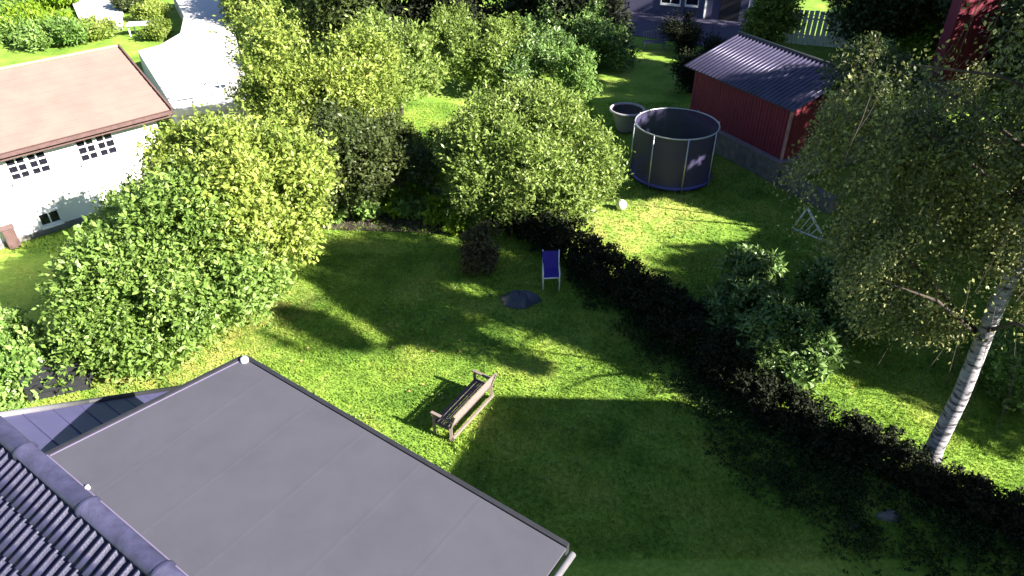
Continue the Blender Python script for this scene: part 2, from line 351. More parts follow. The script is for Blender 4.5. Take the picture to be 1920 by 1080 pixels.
# ================================================================== HOUSE, bottom left: tiled hip roof and flat felt roof
ZR = 5.5
rd_ = Vector((0.8186, -0.5743, 0)); nb = Vector((0.5743, 0.8186, 0)); nf = -nb
C0 = P(85, 858, ZR); A0 = P(457, 672, ZR); B0 = C0 + nb * (A0 - C0).dot(nb) + rd_ * 0
AB = P(1062, 1028, ZR)
house = thing('house', 'near house with dark ribbed tile roof and large flat grey roof at lower left', 'house', (-3.5, 6.5, 0))
ax = C0 + nf * 0.10                                            # a point on the ridge axis
def RP(t, wv, z): q = ax + rd_ * t + nb * wv; return Vector((q.x, q.y, z))
# flat roof: near edge follows the ridge
f0 = C0; f1 = A0; f2 = AB; f3 = AB + (C0 - A0).normalized() * 2.8
f3b = C0 + rd_ * 9.0
poly = [f0, f1, f2, f2 + nf * 3.4, Vector((f0 + rd_ * (f2 - f0).dot(rd_)))]
poly = [f0, f1, f2, Vector((C0 + rd_ * ((f2 - C0).dot(rd_) + 0.02)))]
MB().prism([(p.x, p.y) for p in poly], ZR - 0.12, ZR).build('flat_roof', M['felt'], house)
cen = sum(poly, Vector()) / 4
ins = [p + (cen - p).normalized() * 0.42 for p in poly]
MB().prism([(p.x, p.y) for p in ins], 0, ZR - 0.122).build('wall', M['render_wall'], house)
fr = MB()
for a, b_ in ((f1, f2), (f0, f1)):
    d = (b_ - a).normalized(); o = Vector((-d.y, d.x, 0)) * 0.035
    if (a + o - cen).length < (a - o - cen).length: o = -o
    fr.bar(a + o + Vector((0, 0, -.06)), b_ + o + Vector((0, 0, -.06)), .06, .17)
fr.build('fascia', M['dark'], house)
tr_ = MB(); d = (f1 - f0).normalized(); o = Vector((d.y, -d.x, 0)) * 0.02
tr_.bar(f0 + d * .05 + o + Vector((0, 0, .012)), f1 + o + Vector((0, 0, .006)), .014, .012)
o2 = nb * .02
tr_.bar(C0 + o2 + Vector((0, 0, .015)), C0 + rd_ * 4.5 + o2 + Vector((0, 0, .015)), .035, .025)
tr_.build('flashing', mat("lilac_flashing", (0.15, 0.125, 0.20), .4, .1), house)
gq = MB(); e1 = poly[3]; gq.tube([f2 + rd_ * .09 + Vector((0, 0, -.03)), e1 + rd_ * .09 + Vector((0, 0, -.03))], .04, 8)
gq.build('gutter', M['zinc'], house, True)
vent = MB(); vent.lathe(f1 - (f1 - cen).normalized() * .07, [(0.0, .075), (.045, .07), (.06, .04), (.06, 0)], 12); vent.build('corner_cap', M['white'], house, True)
p_ = C0 + rd_ * .93 + nb * .05; MB().lathe((p_.x, p_.y, ZR), [(0, .05), (.025, .045), (.03, 0)], 10).build('roof_stud', M['white'], house, True)
# laps of the felt, about a metre apart
for k in range(1, 6):
    a = C0 + rd_ * (k * .98 + .1) + nb * .06; wmax = (f1 - C0).dot(nb)
    e_ = a + nb * (wmax - .1); lim = (f2 - C0).dot(rd_)
    if k * .98 + .1 > lim - .1: break
    st_ = MB(); st_.bar(a + Vector((0, 0, 0)), e_ + Vector((0, 0, 0)), .05, .003); st_.build('felt_lap', M['felt'], house)
# back slope down to the hip (45 degrees)
tA = (-7.2 - ax.x) / rd_.x
apex = RP(tA, 0, ZR - .02); Q = Vector((-7.13, 11.27, 2.05)); w_e = 3.45
backe = RP(0.6, w_e, ZR - .02 - w_e); rr_ = RP(0.6, 0, ZR - .02)
MB().plate([apex, rr_, backe, Q], .08).build('back_slope', M['slate'], house)
sh = MB()
for k in range(1, 9):                                            # thin laps along the back slope
    wv = k * .42; a = apex.lerp(Q, wv / w_e); b_ = rr_.lerp(backe, wv / w_e); nn = Vector((.5743 * .707, .8186 * .707, .707))
    sh.bar(a + nn * .004, b_ + nn * .004, .02, .012, up=nn)
sh.build('sheet_lap', M['slate'], house)
hp = MB(); hd = (Q - apex).normalized(); hp.tube([apex + Vector((0, 0, .02)), apex + hd * 2.25 + Vector((0, 0, .02))], .05, 8); hp.build('hip_flashing', M['zinc'], house, True)
hp = MB(); hp.tube([apex + hd * 2.26 + Vector((0, 0, .02)), Q + Vector((0, 0, .02))], .05, 8); hp.build('hip_edge', M['dark'], house, True)
# hip end and front slopes (deck), walls
sF = 0.5; wF = 4.6; zF = ZR - .03 - wF * sF
hipL = Vector((apex.x - 2.83 - 1.4, apex.y + .2, 2.05)) 
fl = RP(tA - 3.4, -wF, zF); fr_ = RP(7, -wF, zF); rr2 = RP(7, 0, ZR - .03)
MB().plate([apex, RP(0.6, 0, ZR - .03), rr2, fr_, fl], .08).build('front_deck', M['dark'], house)
MB().plate([apex, Q, Vector((fl.x, fl.y, zF))], .06).build('hip_slope', M['slate'], house)
wl = [RP(tA - 2.0, -wF + .8, 0), RP(6.5, -wF + .8, 0), RP(6.5, -.3, 0), RP(.3, -.3, 0), RP(.3, w_e - 1.3, 0), Vector((-6.4, 9.6, 0)), Vector((-7.4, 7.4, 0))]
MB().prism([(p.x, p.y) for p in wl], 0, 2.0).build('wall', M['render_wall'], house)
# roof tiles: one mesh shared by all
TW, TL = 0.148, 0.42
sv = Vector((nf.x, nf.y, -sF)).normalized(); nv = Vector((nf.x * sF, nf.y * sF, 1)).normalized(); nv = rd_.cross(sv); nv = nv if nv.z > 0 else -nv
prof = [(0, .0), (.3, .0), (.50, .008), (.60, .045), (.70, .062), (.80, .05), (.92, .010), (1.06, .002)]
tv_ = []; 
for j, (s_, lift, k_) in enumerate(((0, .0, .92), (.06, .008, .95), (TL * .6, .016, 1.0), (TL * 1.0, .026, 1.08), (TL * 1.02, .002, .85))):
    for a, z in prof: tv_.append(rd_ * (a * TW) + sv * s_ + nv * (z * k_ + lift))
n_ = len(prof); tf = [(j * n_ + i, j * n_ + i + 1, (j + 1) * n_ + i + 1, (j + 1) * n_ + i) for j in range(4) for i in range(n_ - 1)]
tme = bpy.data.meshes.new('roof_tile'); tme.from_pydata(tv_, [], tf); tme.materials.append(M['tile']); tme.polygons.foreach_set("use_smooth", [True] * len(tf))
hl = wloc(house); rt = random.Random(5)
for i in range(33):
    for j in range(8):
        t = tA + .06 + i * TW; q = RP(t, 0, ZR) + sv * (.09 + j * TL) + nv * .002
        u_, v_ = proj(*(q + sv * .2))
        if u_ < -90 or v_ > 1200: continue
        o = bpy.data.objects.new('roof_tile', tme); C.objects.link(o); o.parent = house
        o.location = q - hl + nv * rt.uniform(-.003, .003); o.rotation_euler = (rt.uniform(-.006, .006), rt.uniform(-.006, .006), rt.uniform(-.012, .012))
# ridge caps, half round with a collar
for k in range(5):
    t0 = -.34 - 1.52 * 1 + k * 1.52; a = RP(max(t0, tA), 0, ZR + .0); b_ = RP(t0 + 1.5, 0, ZR)
    if t0 + 1.5 < tA: continue
    mb = MB(); seg = [(0, .128), (.02, .142), (.07, .142), (.09, .118), (1, .118)]
    Lc = (b_ - a).length; pts = [a + rd_ * (s_ if s_ < 1 else Lc + .03) for s_, _ in seg]
    ring_v = []
    for p0, (s_, r_) in zip(pts, seg):
        for q in range(11):
            an = math.pi * (q / 10) * 1.16 - .08 * math.pi
            ring_v.append(p0 + nb * math.cos(an) * r_ * 1.05 + Vector((0, 0, 1)) * (math.sin(an) * r_ * .8 + .02))
    fs = [(j * 11 + i, j * 11 + i + 1, (j + 1) * 11 + i + 1, (j + 1) * 11 + i) for j in range(len(seg) - 1) for i in range(10)]
    mb.add(ring_v, fs); mb.build('ridge_cap', M['ridge'], house, True)

# ================================================================== neighbouring house at the right, outside the frame: its shadow lies on the lawn
nh = thing('house', 'tall grey house right of the view whose shadow crosses the lawn', 'house', (13, 3, 0))
ed = Vector((0.81, -0.59, 0)) * 6
pf = [Vector((8.5, 2.3, 7.2)), Vector((11.8, 6.8, 8.0)), Vector((13.0, 8.45, 5.7))]
mb = MB(); mb.plate([pf[0], pf[1], pf[1] + ed, pf[0] + ed], .1); mb.plate([pf[1], pf[2], pf[2] + ed, pf[1] + ed], .1); mb.build('roof', M['tile'], nh)
w0 = [p + (Vector((11, 5.5, 0)) - Vector((p.x, p.y, 0))) * .02 + ed * .03 for p in pf]
mb = MB(); vs = [Vector((w0[0].x, w0[0].y, 0)), Vector((w0[2].x, w0[2].y, 0)), w0[2] - Vector((0, 0, .12)), w0[1] - Vector((0, 0, .12)), w0[0] - Vector((0, 0, .12))]
vs2 = [v + ed * .94 for v in vs]
mb.add(vs + vs2, [(0, 1, 2, 3, 4), (9, 8, 7, 6, 5), (0, 5, 6, 1), (1, 6, 7, 2), (4, 9, 5, 0), (2, 7, 8, 3), (3, 8, 9, 4)]); mb.build('wall', M['render_wall'], nh)

# ================================================================== GARAGE, upper left
e = Vector((0.712, 0.702, 0)); mm = Vector((0.702, -0.712, 0)); zE, zT = 3.3, 4.75
E1 = P(318, 205, zE); T1 = E1 - mm * 3.75; T1.z = zT
Ls = 15.0; E0 = E1 - e * Ls; T0 = T1 - e * Ls
gar = thing('garage', 'white rendered garage with a faded pink-red roof and small-paned windows', 'garage', (E1.x - e.x * 6 - mm.x * 3.5, E1.y - e.y * 6 - mm.y * 3.5, 0))
MB().plate([E0, E1, T1, T0], .12).build('roof', M['pink_roof'], gar)
for k in range(1, 12):
    f_ = k / 12; a = E0.lerp(T0, f_); b_ = E1.lerp(T1, f_); un = (T1 - E1).normalized().cross(e); un = un if un.z > 0 else -un
    MB().bar(a + un * .006, b_ + un * .006, .05, .022, up=un).build('roof_course', M['pink_roof'], gar)
back = [T0, T1, E1 - mm * 7.5, E0 - mm * 7.5]
MB().plate([p - Vector((0, 0, .004)) for p in back], .12).build('roof', M['pink_roof'], gar)
MB().bar(T0 + Vector((0, 0, .03)), T1 + Vector((0, 0, .03)), .14, .05).build('ridge_cap', mat("ridge_yellowed", (.5, .42, .2), .8), gar)
bb = MB(); up = (T1 - E1).normalized(); bb.bar(E1 + e * .05 - up * .05 + Vector((0, 0, -.05)), T1 + e * .05 + Vector((0, 0, -.05)), .06, .28); bb.build('bargeboard', M['brown'], gar)
gt = MB()
gt.bar(E0 + mm * .06 + Vector((0, 0, -.08)), E1 + mm * .06 + Vector((0, 0, -.08)), .12, .12)
gt.bar(E0 - mm * .08 + Vector((0, 0, -.2)), E1 - mm * .08 + Vector((0, 0, -.2)), .03, .2); gt.build('gutter', M['brown'], gar)
wo = E1 - mm * .55 - e * .4                                     # wall plane
wpl = Vector((wo.x, wo.y, 0))
A_ = wpl; B_ = wpl - e * (Ls - .8); D_ = wpl - mm * 6.4; E_ = B_ - mm * 6.4
wb = MB(); zw = zE + .02; wb.prism([(p.x, p.y) for p in (A_, D_, E_, B_)], 0, zw)
pk = (A_ + D_) / 2; wb.build('wall', M['white_wall'], gar)
gb = MB(); pkv = Vector((pk.x, pk.y, zT - .2)); a3 = Vector((A_.x, A_.y, zw)); d3 = Vector((D_.x, D_.y, zw)); bz = -e * .25
gb.add([a3, d3, pkv, a3 + bz, d3 + bz, pkv + bz], [(0, 1, 2), (5, 4, 3), (0, 2, 5, 3), (1, 4, 5, 2), (0, 3, 4, 1)]); gb.build('gable', M['white_wall'], gar)
def window(par, cs, org, nrm, cols, rows, split=1, sill=True, fm='white', depth=.05):
    """cs: four image corners on the wall; builds frame bars with panes set back"""
    q = [PV(u, v, org, nrm) for u, v in cs]
    c = sum(q, Vector()) / 4; ex = ((q[1] - q[0]) + (q[2] - q[3])) / 2; ex.z = 0; W = ex.length; ex.normalize()
    Hh = ((q[0].z + q[1].z) - (q[2].z + q[3].z)) / 2; up_ = Vector((0, 0, 1)); outn = nrm.normalized()
    def pt(a, b2, d_): return c + ex * (a * W / 2) + up_ * (b2 * Hh / 2) + outn * d_
    f = MB(); gw = .042
    for s_ in (-1, 1):
        f.bar(pt(s_, -1, depth / 2), pt(s_, 1, depth / 2), .07, depth + .02, up=outn)
        f.bar(pt(-1, s_, depth / 2), pt(1, s_, depth / 2), .07, depth + .02, up=outn)
    fo = f.build('window_frame', M[fm], par); rt_ = MB()
    for k in range(1, cols):
        wd_ = .12 if (split > 1 and k == cols // split) else gw
        a = -1 + 2 * k / cols; rt_.bar(pt(a, -.97, depth / 2 - .004), pt(a, .97, depth / 2 - .004), wd_, depth, up=outn)
    for k in range(1, rows):
        b2 = -1 + 2 * k / rows; rt_.bar(pt(-.99, b2, depth / 2 - .007), pt(.99, b2, depth / 2 - .007), gw, depth - .004, up=outn)
    if cols > 1 or rows > 1: rt_.build('glazing_bar', M[fm], fo)
    for i in range(cols):
        for j in range(rows):
            a0 = -1 + 2 * i / cols + .02; a1 = -1 + 2 * (i + 1) / cols - .02; b0 = -1 + 2 * j / rows + .02; b1 = -1 + 2 * (j + 1) / rows - .02
            mb = MB(); tl = random.uniform(-.003, .003)
            v4 = [pt(a0, b0, .008 + tl), pt(a1, b0, .008), pt(a1, b1, .008 - tl), pt(a0, b1, .008)]
            mb.add(v4 + [v - outn * .006 for v in v4], [(0, 1, 2, 3), (7, 6, 5, 4), (0, 4, 5, 1), (1, 5, 6, 2), (2, 6, 7, 3), (3, 7, 4, 0)]); mb.build('pane', M['glass'], fo)
    if sill:
        sb = MB(); sb.bar(pt(-1.06, -1, .06) - up_ * .07, pt(1.06, -1, .06) - up_ * .07, .16, .05); sb.build('sill', M['white'], fo)
window(gar, [(5, 300), (83, 280), (96, 319), (24, 341)], wpl, mm, 4, 3, 2)
window(gar, [(139, 264), (208, 245), (221, 285), (152, 306)], wpl, mm, 4, 3, 2)
window(gar, [(68, 402), (108, 390), (115, 413), (78, 424)], wpl, mm, 2, 1, 1)
pl = MB(); pl.bar(wpl + mm * .03 + Vector((0, 0, .1)) - e * .0, B_ + mm * .03 + Vector((0, 0, .1)), .06, .2); pl.build('plinth', M['stone'], gar)
cd = MB(); q = PV(12, 430, wpl, mm); cd.box((q.x + mm.x * .2, q.y + mm.y * .2, .35), (.35, .3, .7), R(44)); cd.box((q.x + mm.x * .2, q.y + mm.y * .2, .74), (.42, .36, .06), R(44))
tag(cd.build('storage_bin', M['brown'], bevel=.02), 'small dark brown bin standing at the foot of the white garage wall', 'bin')

# gravel drive and raised concrete yard right of the garage
dz = 1.2
dp = [P(258, 95, dz), P(326, 205, dz), P(395, 196, dz), P(470, 186, dz), P(452, 110, dz), P(440, 60, dz), P(425, -20, dz), P(320, -20, dz), P(345, 30, dz), P(338, 62, dz), P(300, 84, dz)]
tag(MB().prism([(p.x, p.y) for p in dp], 0, dz).build('driveway', M['gravel']), kind='structure')
tw = MB(); a = P(326, 205, dz); b_ = P(395, 196, dz); c_ = P(470, 186, dz)
tw.bar(a + Vector((0, 0, -.12)) + Vector((0, -.1, 0)), b_ + Vector((0, -.1, -.12)), .2, .3); tw.bar(b_ + Vector((0, -.1, -.12)), c_ + Vector((0, -.1, -.12)), .2, .3)
tag(tw.build('retaining_wall', M['concrete']), 'pale concrete edge of the raised yard above the yellow-green bush', 'wall')
def rail(label, pts, hgt, n, mt):
    t = thing('railing', label, 'railing', pts[0]); mb = MB()
    for a, b2 in zip(pts, pts[1:]): mb.bar(a + Vector((0, 0, hgt)), b2 + Vector((0, 0, hgt)), .06, .04)
    mb.build('top_rail', mt, t)
    for a, b2 in zip(pts, pts[1:]):
        for k in range(n):
            q = a.lerp(b2, (k + .2) / n); MB().bar(q, q + Vector((0, 0, hgt)), .04).build('post', mt, t)
rail('white post railing at the corner of the concrete yard', [P(372, 198, 1.2), P(440, 188, 1.2)], .8, 6, M['white'])
chr_ = thing('garden_chair', 'white round-backed garden chair on the yard edge beside the yellow bush', 'chair', P(436, 166, dz))
o = chr_.location; mb = MB(); mb.lathe((o.x, o.y, o.z + .42), [(0, .03), (.25, .03), (.27, 0), (0, -.01)], 18); mb.build('seat', M['white'], chr_)
mb = MB(); mb.ring((o.x, o.y, o.z + .8), .3, .025, 20, 6, a0=-.5, a1=3.6); mb.build('backrest', M['white'], chr_)
for k in range(4):
    an = k * 1.57 + .6; mb = MB(); mb.bar((o.x + .22 * math.cos(an), o.y + .22 * math.sin(an), o.z), (o.x + .26 * math.cos(an), o.y + .26 * math.sin(an), o.z + (.8 if k < 2 else .44)), .03); mb.build('leg', M['white'], chr_)
def slab(name, cs, z, mt, label=None, cat=None, kind=None, h=None):
    q = [P(u, v, z) for u, v in cs]; mb = MB().prism([(p.x, p.y) for p in q], 0 if h is None else z - h, z)
    return tag(mb.build(name, mt), label, cat, kind=kind)
slab('terrace', [(120, -30), (150, 40), (228, 50), (232, -30)], .25, M['concrete'], kind='structure')
gtb = thing('garden_table', 'pale flat garden table on the sunny grass above the garage roof', 'table', P(268, 66, 0))
o = gtb.location; MB().box((o.x, o.y, .72), (1.5, .9, .06), .2).build('tabletop', M['white'], gtb)
for sx in (-.6, .6):
    for sy in (-.35, .35): MB().bar((o.x + sx, o.y + sy, 0), (o.x + sx, o.y + sy, .69), .06).build('leg', M['white'], gtb)

# ================================================================== RED SHED with stone plinth
zs = 1.0; sA = P(1300, 218, zs); sB = P(1465, 300, zs); sd_ = (sB - sA).normalized(); sn = Vector((-sd_.y, sd_.x, 0))
if sn.y < 0: sn = -sn
sAa = sA - sd_ * .3; LW = (sB - sAa).length; DW = 5.0; hE = 3.15; hR = 4.05
shed = thing('shed', 'small dark red boarded shed with ribbed grey roof on a stone foundation', 'shed', (sB.x, sB.y, 0))
def SP(t, d_, z): q = sAa + sd_ * t + sn * d_; return Vector((q.x, q.y, z))
fd = MB(); fd.prism([(p.x, p.y) for p in (SP(-.1, -.12, 0), SP(LW + .12, -.12, 0), SP(LW + .12, DW, 0), SP(-.1, DW, 0))], 0, zs - .06); fd.build('foundation', M['stone'], shed)
cap = MB(); cap.bar(SP(-.1, -.08, zs - .03), SP(LW + .16, -.08, zs - .03), .24, .055); cap.bar(SP(LW + .08, .04, zs - .03), SP(LW + .08, DW, zs - .03), .24, .055); cap.build('sill_stone', mat("sill_mauve", (.26, .2, .25), .8), shed)
core = MB(); core.prism([(p.x, p.y) for p in (SP(0, 0.03, 0), SP(LW - .03, 0.03, 0), SP(LW - .03, DW, 0), SP(0, DW, 0))], zs, hE); core.build('wall', M['red'], shed)
nbd = int(LW / .16)
for k in range(nbd):                                             # vertical boards
    t = (k + .5) * LW / nbd; MB().box(SP(t, .015 + random.uniform(-.004, .004), (zs + hE) / 2 + .01), (.145, .03, hE - zs), math.atan2(sd_.y, sd_.x)).build('board', M['red'], shed)
for k in range(16):
    d_ = .1 + k * .16; MB().box(SP(LW - .015 + random.uniform(-.003, .003), d_, (zs + hE) / 2 + .01), (.03, .145, hE - zs), math.atan2(sd_.y, sd_.x)).build('board', M['red'], shed)
mb = MB(); mb.bar(SP(LW, -.01, zs), SP(LW, -.01, hE), .09); mb.build('corner_board', mat("pale_corner_board", (.40, .22, .22), .7), shed)
rsl = [SP(-.35, -.35, hE - .05), SP(LW + .3, -.35, hE - .05), SP(LW + .3, 2.5, hR), SP(-.35, 2.5, hR)]
MB().plate(rsl, .05).build('roof', M['shed_roof'], shed)
MB().plate([SP(-.35, 2.5, hR - .004), SP(LW + .3, 2.5, hR - .004), SP(LW + .3, 5.4, hE - .05), SP(-.35, 5.4, hE - .05)], .05).build('roof', M['shed_roof'], shed)
nr_ = int((LW + .65) / .2); slope = (rsl[3] - rsl[0]); rn = sd_.cross(slope.normalized()); rn = rn if rn.z > 0 else -rn
ribm = None
for k in range(nr_):
    a = rsl[0] + sd_ * ((k + .5) * .2); MB().tube([a + rn * .008, a + slope + rn * .008], .032, 8).build('roof_rib', M['shed_roof'], shed, True)
mb = MB(); mb.tube([rsl[3], rsl[2]], .09, 8); mb.build('ridge_cap', M['dark'], shed, True)
# terrace wall running on from the shed
tw = MB(); a = Vector((SP(LW + .12, 0, 0).x, SP(LW + .12, 0, 0).y, 0)); b_ = a + sd_ * 2.6; tw.bar(a + Vector((0, 0, .3)) + sd_ * .15, b_ + Vector((0, 0, .3)), .35, .6)
tag(tw.build('garden_wall', M['stone']), 'low dark stone wall running on from the shed foundation towards the birch', 'wall')

# ================================================================== TRAMPOLINE
tf_ = P(1262, 364, 0); tr = 1.6; tc = Vector((tf_.x, tf_.y + tr, 0)); tc.x = (1262 - 960) / FPX * (tc.y * cp + (H - 1) * sp)
tram = thing('trampoline', 'round trampoline with dark safety net and a bright blue edge pad', 'trampoline', tc)
zp = .22; zn = 2.2
mb = MB(); mb.lathe(tc, [(0, zp - .02), (tr - .28, zp - .02)], 40); mb.build('jumping_mat', M['dark'], tram)
mb = MB(); mb.lathe(tc, [(tr - .3, zp), (tr - .28, zp + .03), (tr - .02, zp + .035), (tr + .02, zp), (tr + .01, zp - .09), (tr - .03, zp - .09)], 48); mb.build('edge_pad', M['blue_pad'], tram, True)
mb = MB(); mb.lathe(tc, [(tr - .04, zp - .07), (tr - .05, .06)], 48); mb.build('skirt', M['dark'], tram, True)
mb = MB(); rg_ = random.Random(4); n = 64; vs = []; 
for z, k in ((zp + .03, 0), (1.0, .02), (1.6, .03), (zn, 0)):
    for i in range(n):
        a = 2 * math.pi * i / n; r_ = tr - .02 - abs(math.sin(a * 4)) * k - .015 * math.sin(a * 21 + z * 3) * (1 if k else 0)
        vs.append(tc + Vector((r_ * math.cos(a), r_ * math.sin(a), z)))
mb.add(vs, [(j * n + i, j * n + (i + 1) % n, (j + 1) * n + (i + 1) % n, (j + 1) * n + i) for j in range(3) for i in range(n)]); mb.build('safety_net', M['net'], tram, True)
mb = MB(); mb.ring((tc.x, tc.y, zn), tr - .01, .028, 48, 6); mb.build('top_ring', M['steel'], tram, True)
for k in range(8):
    a = math.pi / 8 + k * math.pi / 4 - .32; px, py = tc.x + (tr + .05) * math.cos(a), tc.y + (tr + .05) * math.sin(a)
    MB().tube([(px, py, 0), (px, py, zn + .02)], .024, 8).build('pole', M['steel'], tram, True)
# white tub
tb = P(1172, 246, 0); tub = thing('tub', 'large pale round tub with a thick rim behind the trampoline', 'tub', tb)
MB().lathe(tb, [(0, .02), (.34, .02), (.40, .15), (.62, .8), (.74, 1.0)], 32).build('bowl', M['tub'], tub, True)
MB().lathe(tb, [(.70, 1.0), (.62, .82), (.40, .3), (0, .28)], 32).build('lining', M['dark'], tub, True)
mb = MB(); mb.ring((tb.x, tb.y, 1.02), .75, .06, 36, 8); mb.build('rim', M['tub'], tub, True)

# ball
bc = P(1165, 384, .2); mb = MB(); mb.lathe((bc.x, bc.y, 0), [(0.0001, 0)] + [(.2 * math.sin(math.pi * k / 14), .2 - .2 * math.cos(math.pi * k / 14)) for k in range(1, 14)] + [(0.0001, .4)], 24)
tag(mb.build('ball', mat("grubby_white_ball", (.62, .66, .52), .5, .12, 9), None, True), 'grubby white ball lying on the sunny grass before the trampoline', 'ball')

# ================================================================== GARDEN BENCH
b0 = P(850, 834, 0); b1 = P(931, 745, 0); bd = (b1 - b0).normalized(); bl = (b1 - b0).length * .98
bn = Vector((-bd.y, bd.x, 0))                                   # towards the seat front (left, away)
bench = thing('garden_bench', 'weathered wooden garden bench standing alone on the lawn', 'bench', b0 + bd * bl / 2 + bn * .25)
def BP(t, d_, z): q = b0 + bd * t + bn * d_; return Vector((q.x, q.y, z))
for k in range(5): MB().bar(BP(.03, .14 + k * .1, .43 - .006 * (4 - k)), BP(bl - .03, .14 + k * .1, .43 - .006 * (4 - k)), .08, .025).build('seat_slat', M['wood'], bench)
for k in range(4): MB().bar(BP(.03, .075 - k * .036, .53 + k * .112), BP(bl - .03, .075 - k * .036, .53 + k * .112), .022, .07, up=(0, 0, 1)).build('backrest_slat', M['wood_pale'], bench)
for t in (.06, bl - .06):
    MB().bar(BP(t, .09, 0), BP(t, .09, .46), .07).build('leg', M['wood_pale'], bench)
    MB().bar(BP(t, .58, 0), BP(t, .58, .66), .07).build('leg', M['wood_pale'], bench)
    MB().bar(BP(t, .10, .44), BP(t, -.05, .89), .06).build('backrest_post', M['wood_pale'], bench)
    MB().bar(BP(t, .0, .66), BP(t, .64, .68), .075, .035).build('armrest', M['wood_pale'], bench)
    MB().bar(BP(t, .12, .385), BP(t, .57, .385), .04, .07).build('side_rail', M['wood'], bench)
MB().bar(BP(.05, .04, .14), BP(bl - .05, .04, .14), .05, .07).build('stretcher', M['wood_pale'], bench)
MB().bar(BP(.05, .56, .38), BP(bl - .05, .56, .38), .03, .07).build('front_rail', M['wood'], bench)

# ================================================================== blue chair, tarp heap, goal frame
cc = P(1034, 549, 0); ch = thing('folding_chair', 'blue canvas folding chair with white legs in the hedge shade', 'chair', cc)
def CP(x, y, z): return Vector((cc.x + x, cc.y + y, z))
def sheet(pts, th=.012): return MB().plate(pts, th)
sheet([CP(-.24, .16, .45), CP(.24, .2, .45), CP(.22, .62, .50), CP(-.26, .58, .50)], .03).build('seat', M['blue'], ch)
mb = MB(); mb.plate([CP(-.26, .58, .50), CP(.22, .62, .50), CP(.24, .80, 1.02), CP(-.28, .76, 1.02)], .03); mb.build('backrest', M['blue'], ch)
for s_ in (-.26, .24):
    MB().tube([CP(s_, .10, 0), CP(s_, .14, .62), CP(s_, .6, .68)], .022, 8).build('leg', M['white'], ch, True)
    MB().tube([CP(s_, .62, 0), CP(s_, .6, .5), CP(s_, .82, 1.05)], .018, 8).build('leg', M['white'], ch, True)
MB().tube([CP(-.26, .13, .44), CP(.24, .17, .44)], .022, 8).build('front_bar', M['white'], ch, True)
def mound(name, c, rx, ry, h, mt, label, cat, seed, kind=None, nn=22):
    rg = np.random.default_rng(seed); ph = rg.uniform(0, 6, 6); vs = [Vector((c.x, c.y, h))]; fs = []; rings = 7
    for j in range(1, rings + 1):
        for i in range(nn):
            a = 2 * math.pi * i / nn; r_ = j / rings; wob = 1 + .13 * math.sin(3 * a + ph[0]) + .07 * math.sin(5 * a + ph[1])
            z = h * (1 - r_ ** 2.6) * (1 + .2 * math.sin(4 * a + ph[2] + 3 * r_)) - (.03 if j == rings else 0)
            vs.append(Vector((c.x + rx * r_ * wob * math.cos(a), c.y + ry * r_ * wob * math.sin(a), z)))
    fs += [(0, 1 + i, 1 + (i + 1) % nn) for i in range(nn)]
    for j in range(rings - 1):
        for i in range(nn): fs.append((1 + j * nn + i, 1 + (j + 1) * nn + i, 1 + (j + 1) * nn + (i + 1) % nn, 1 + j * nn + (i + 1) % nn))
    return tag(MB().add(vs, fs).build(name, mt, None, True), label, cat, kind=kind)
mound('covered_heap', P(974, 566, 0), .62, .36, .34, M['tarp'], 'low heap under a dark blue-grey cover beside the blue chair', 'heap', 3)
g0 = P(1486, 430, 0); g1 = P(1610, 478, 0); goal = thing('goal_frame', 'small white tubular goal frame standing in the shade before the birch branches', 'goal', g0)
ga = PV(1514, 390, g0, Vector((g1 - g0).cross(Vector((0, 0, 1)))))
mb = MB(); mb.tube([g0 + Vector((0, 0, .03)), g0.lerp(g1, .48) + Vector((0, 0, .03)), g1 + Vector((0, 0, .03))], .035, 8); mb.build('base_bar', M['white'], goal, True)
gk = g0.lerp(g1, .5); MB().tube([ga, gk + Vector((0, 0, .04))], .04, 8).build('slanted_post', M['white'], goal, True)
MB().tube([g0 + Vector((0, 0, .03)), ga], .035, 8).build('upright', M['white'], goal, True)
for k, f_ in ((.2, .24), (.36, .42), (.55, .6)):
    MB().tube([g0.lerp(gk, k) + Vector((0, 0, .04)), ga.lerp(gk, f_)], .018, 6).build('strut', M['white'], goal, True)
# compost box behind the near house
cb = P(112, 742, 0); cbx = thing('compost_box', 'black slatted box with a pale lid behind the near roof', 'box', cb)
for k in range(4):
    z = .12 + k * .2
    MB().box((cb.x, cb.y, z), (1.3, .05, .17), .35).build('slat', M['dark'], cbx)
MB().prism([(cb.x - .55, cb.y - .1), (cb.x + .65, cb.y + .22), (cb.x + .45, cb.y + .95), (cb.x - .8, cb.y + .6)], 0, .8).build('bin_body', M['dark'], cbx)
MB().plate([(cb.x - .85, cb.y + .2, .82), (cb.x - .3, cb.y + .3, .84), (cb.x - .4, cb.y + .8, .84), (cb.x - .95, cb.y + .65, .82)], .04).build('lid', M['concrete'], cbx)

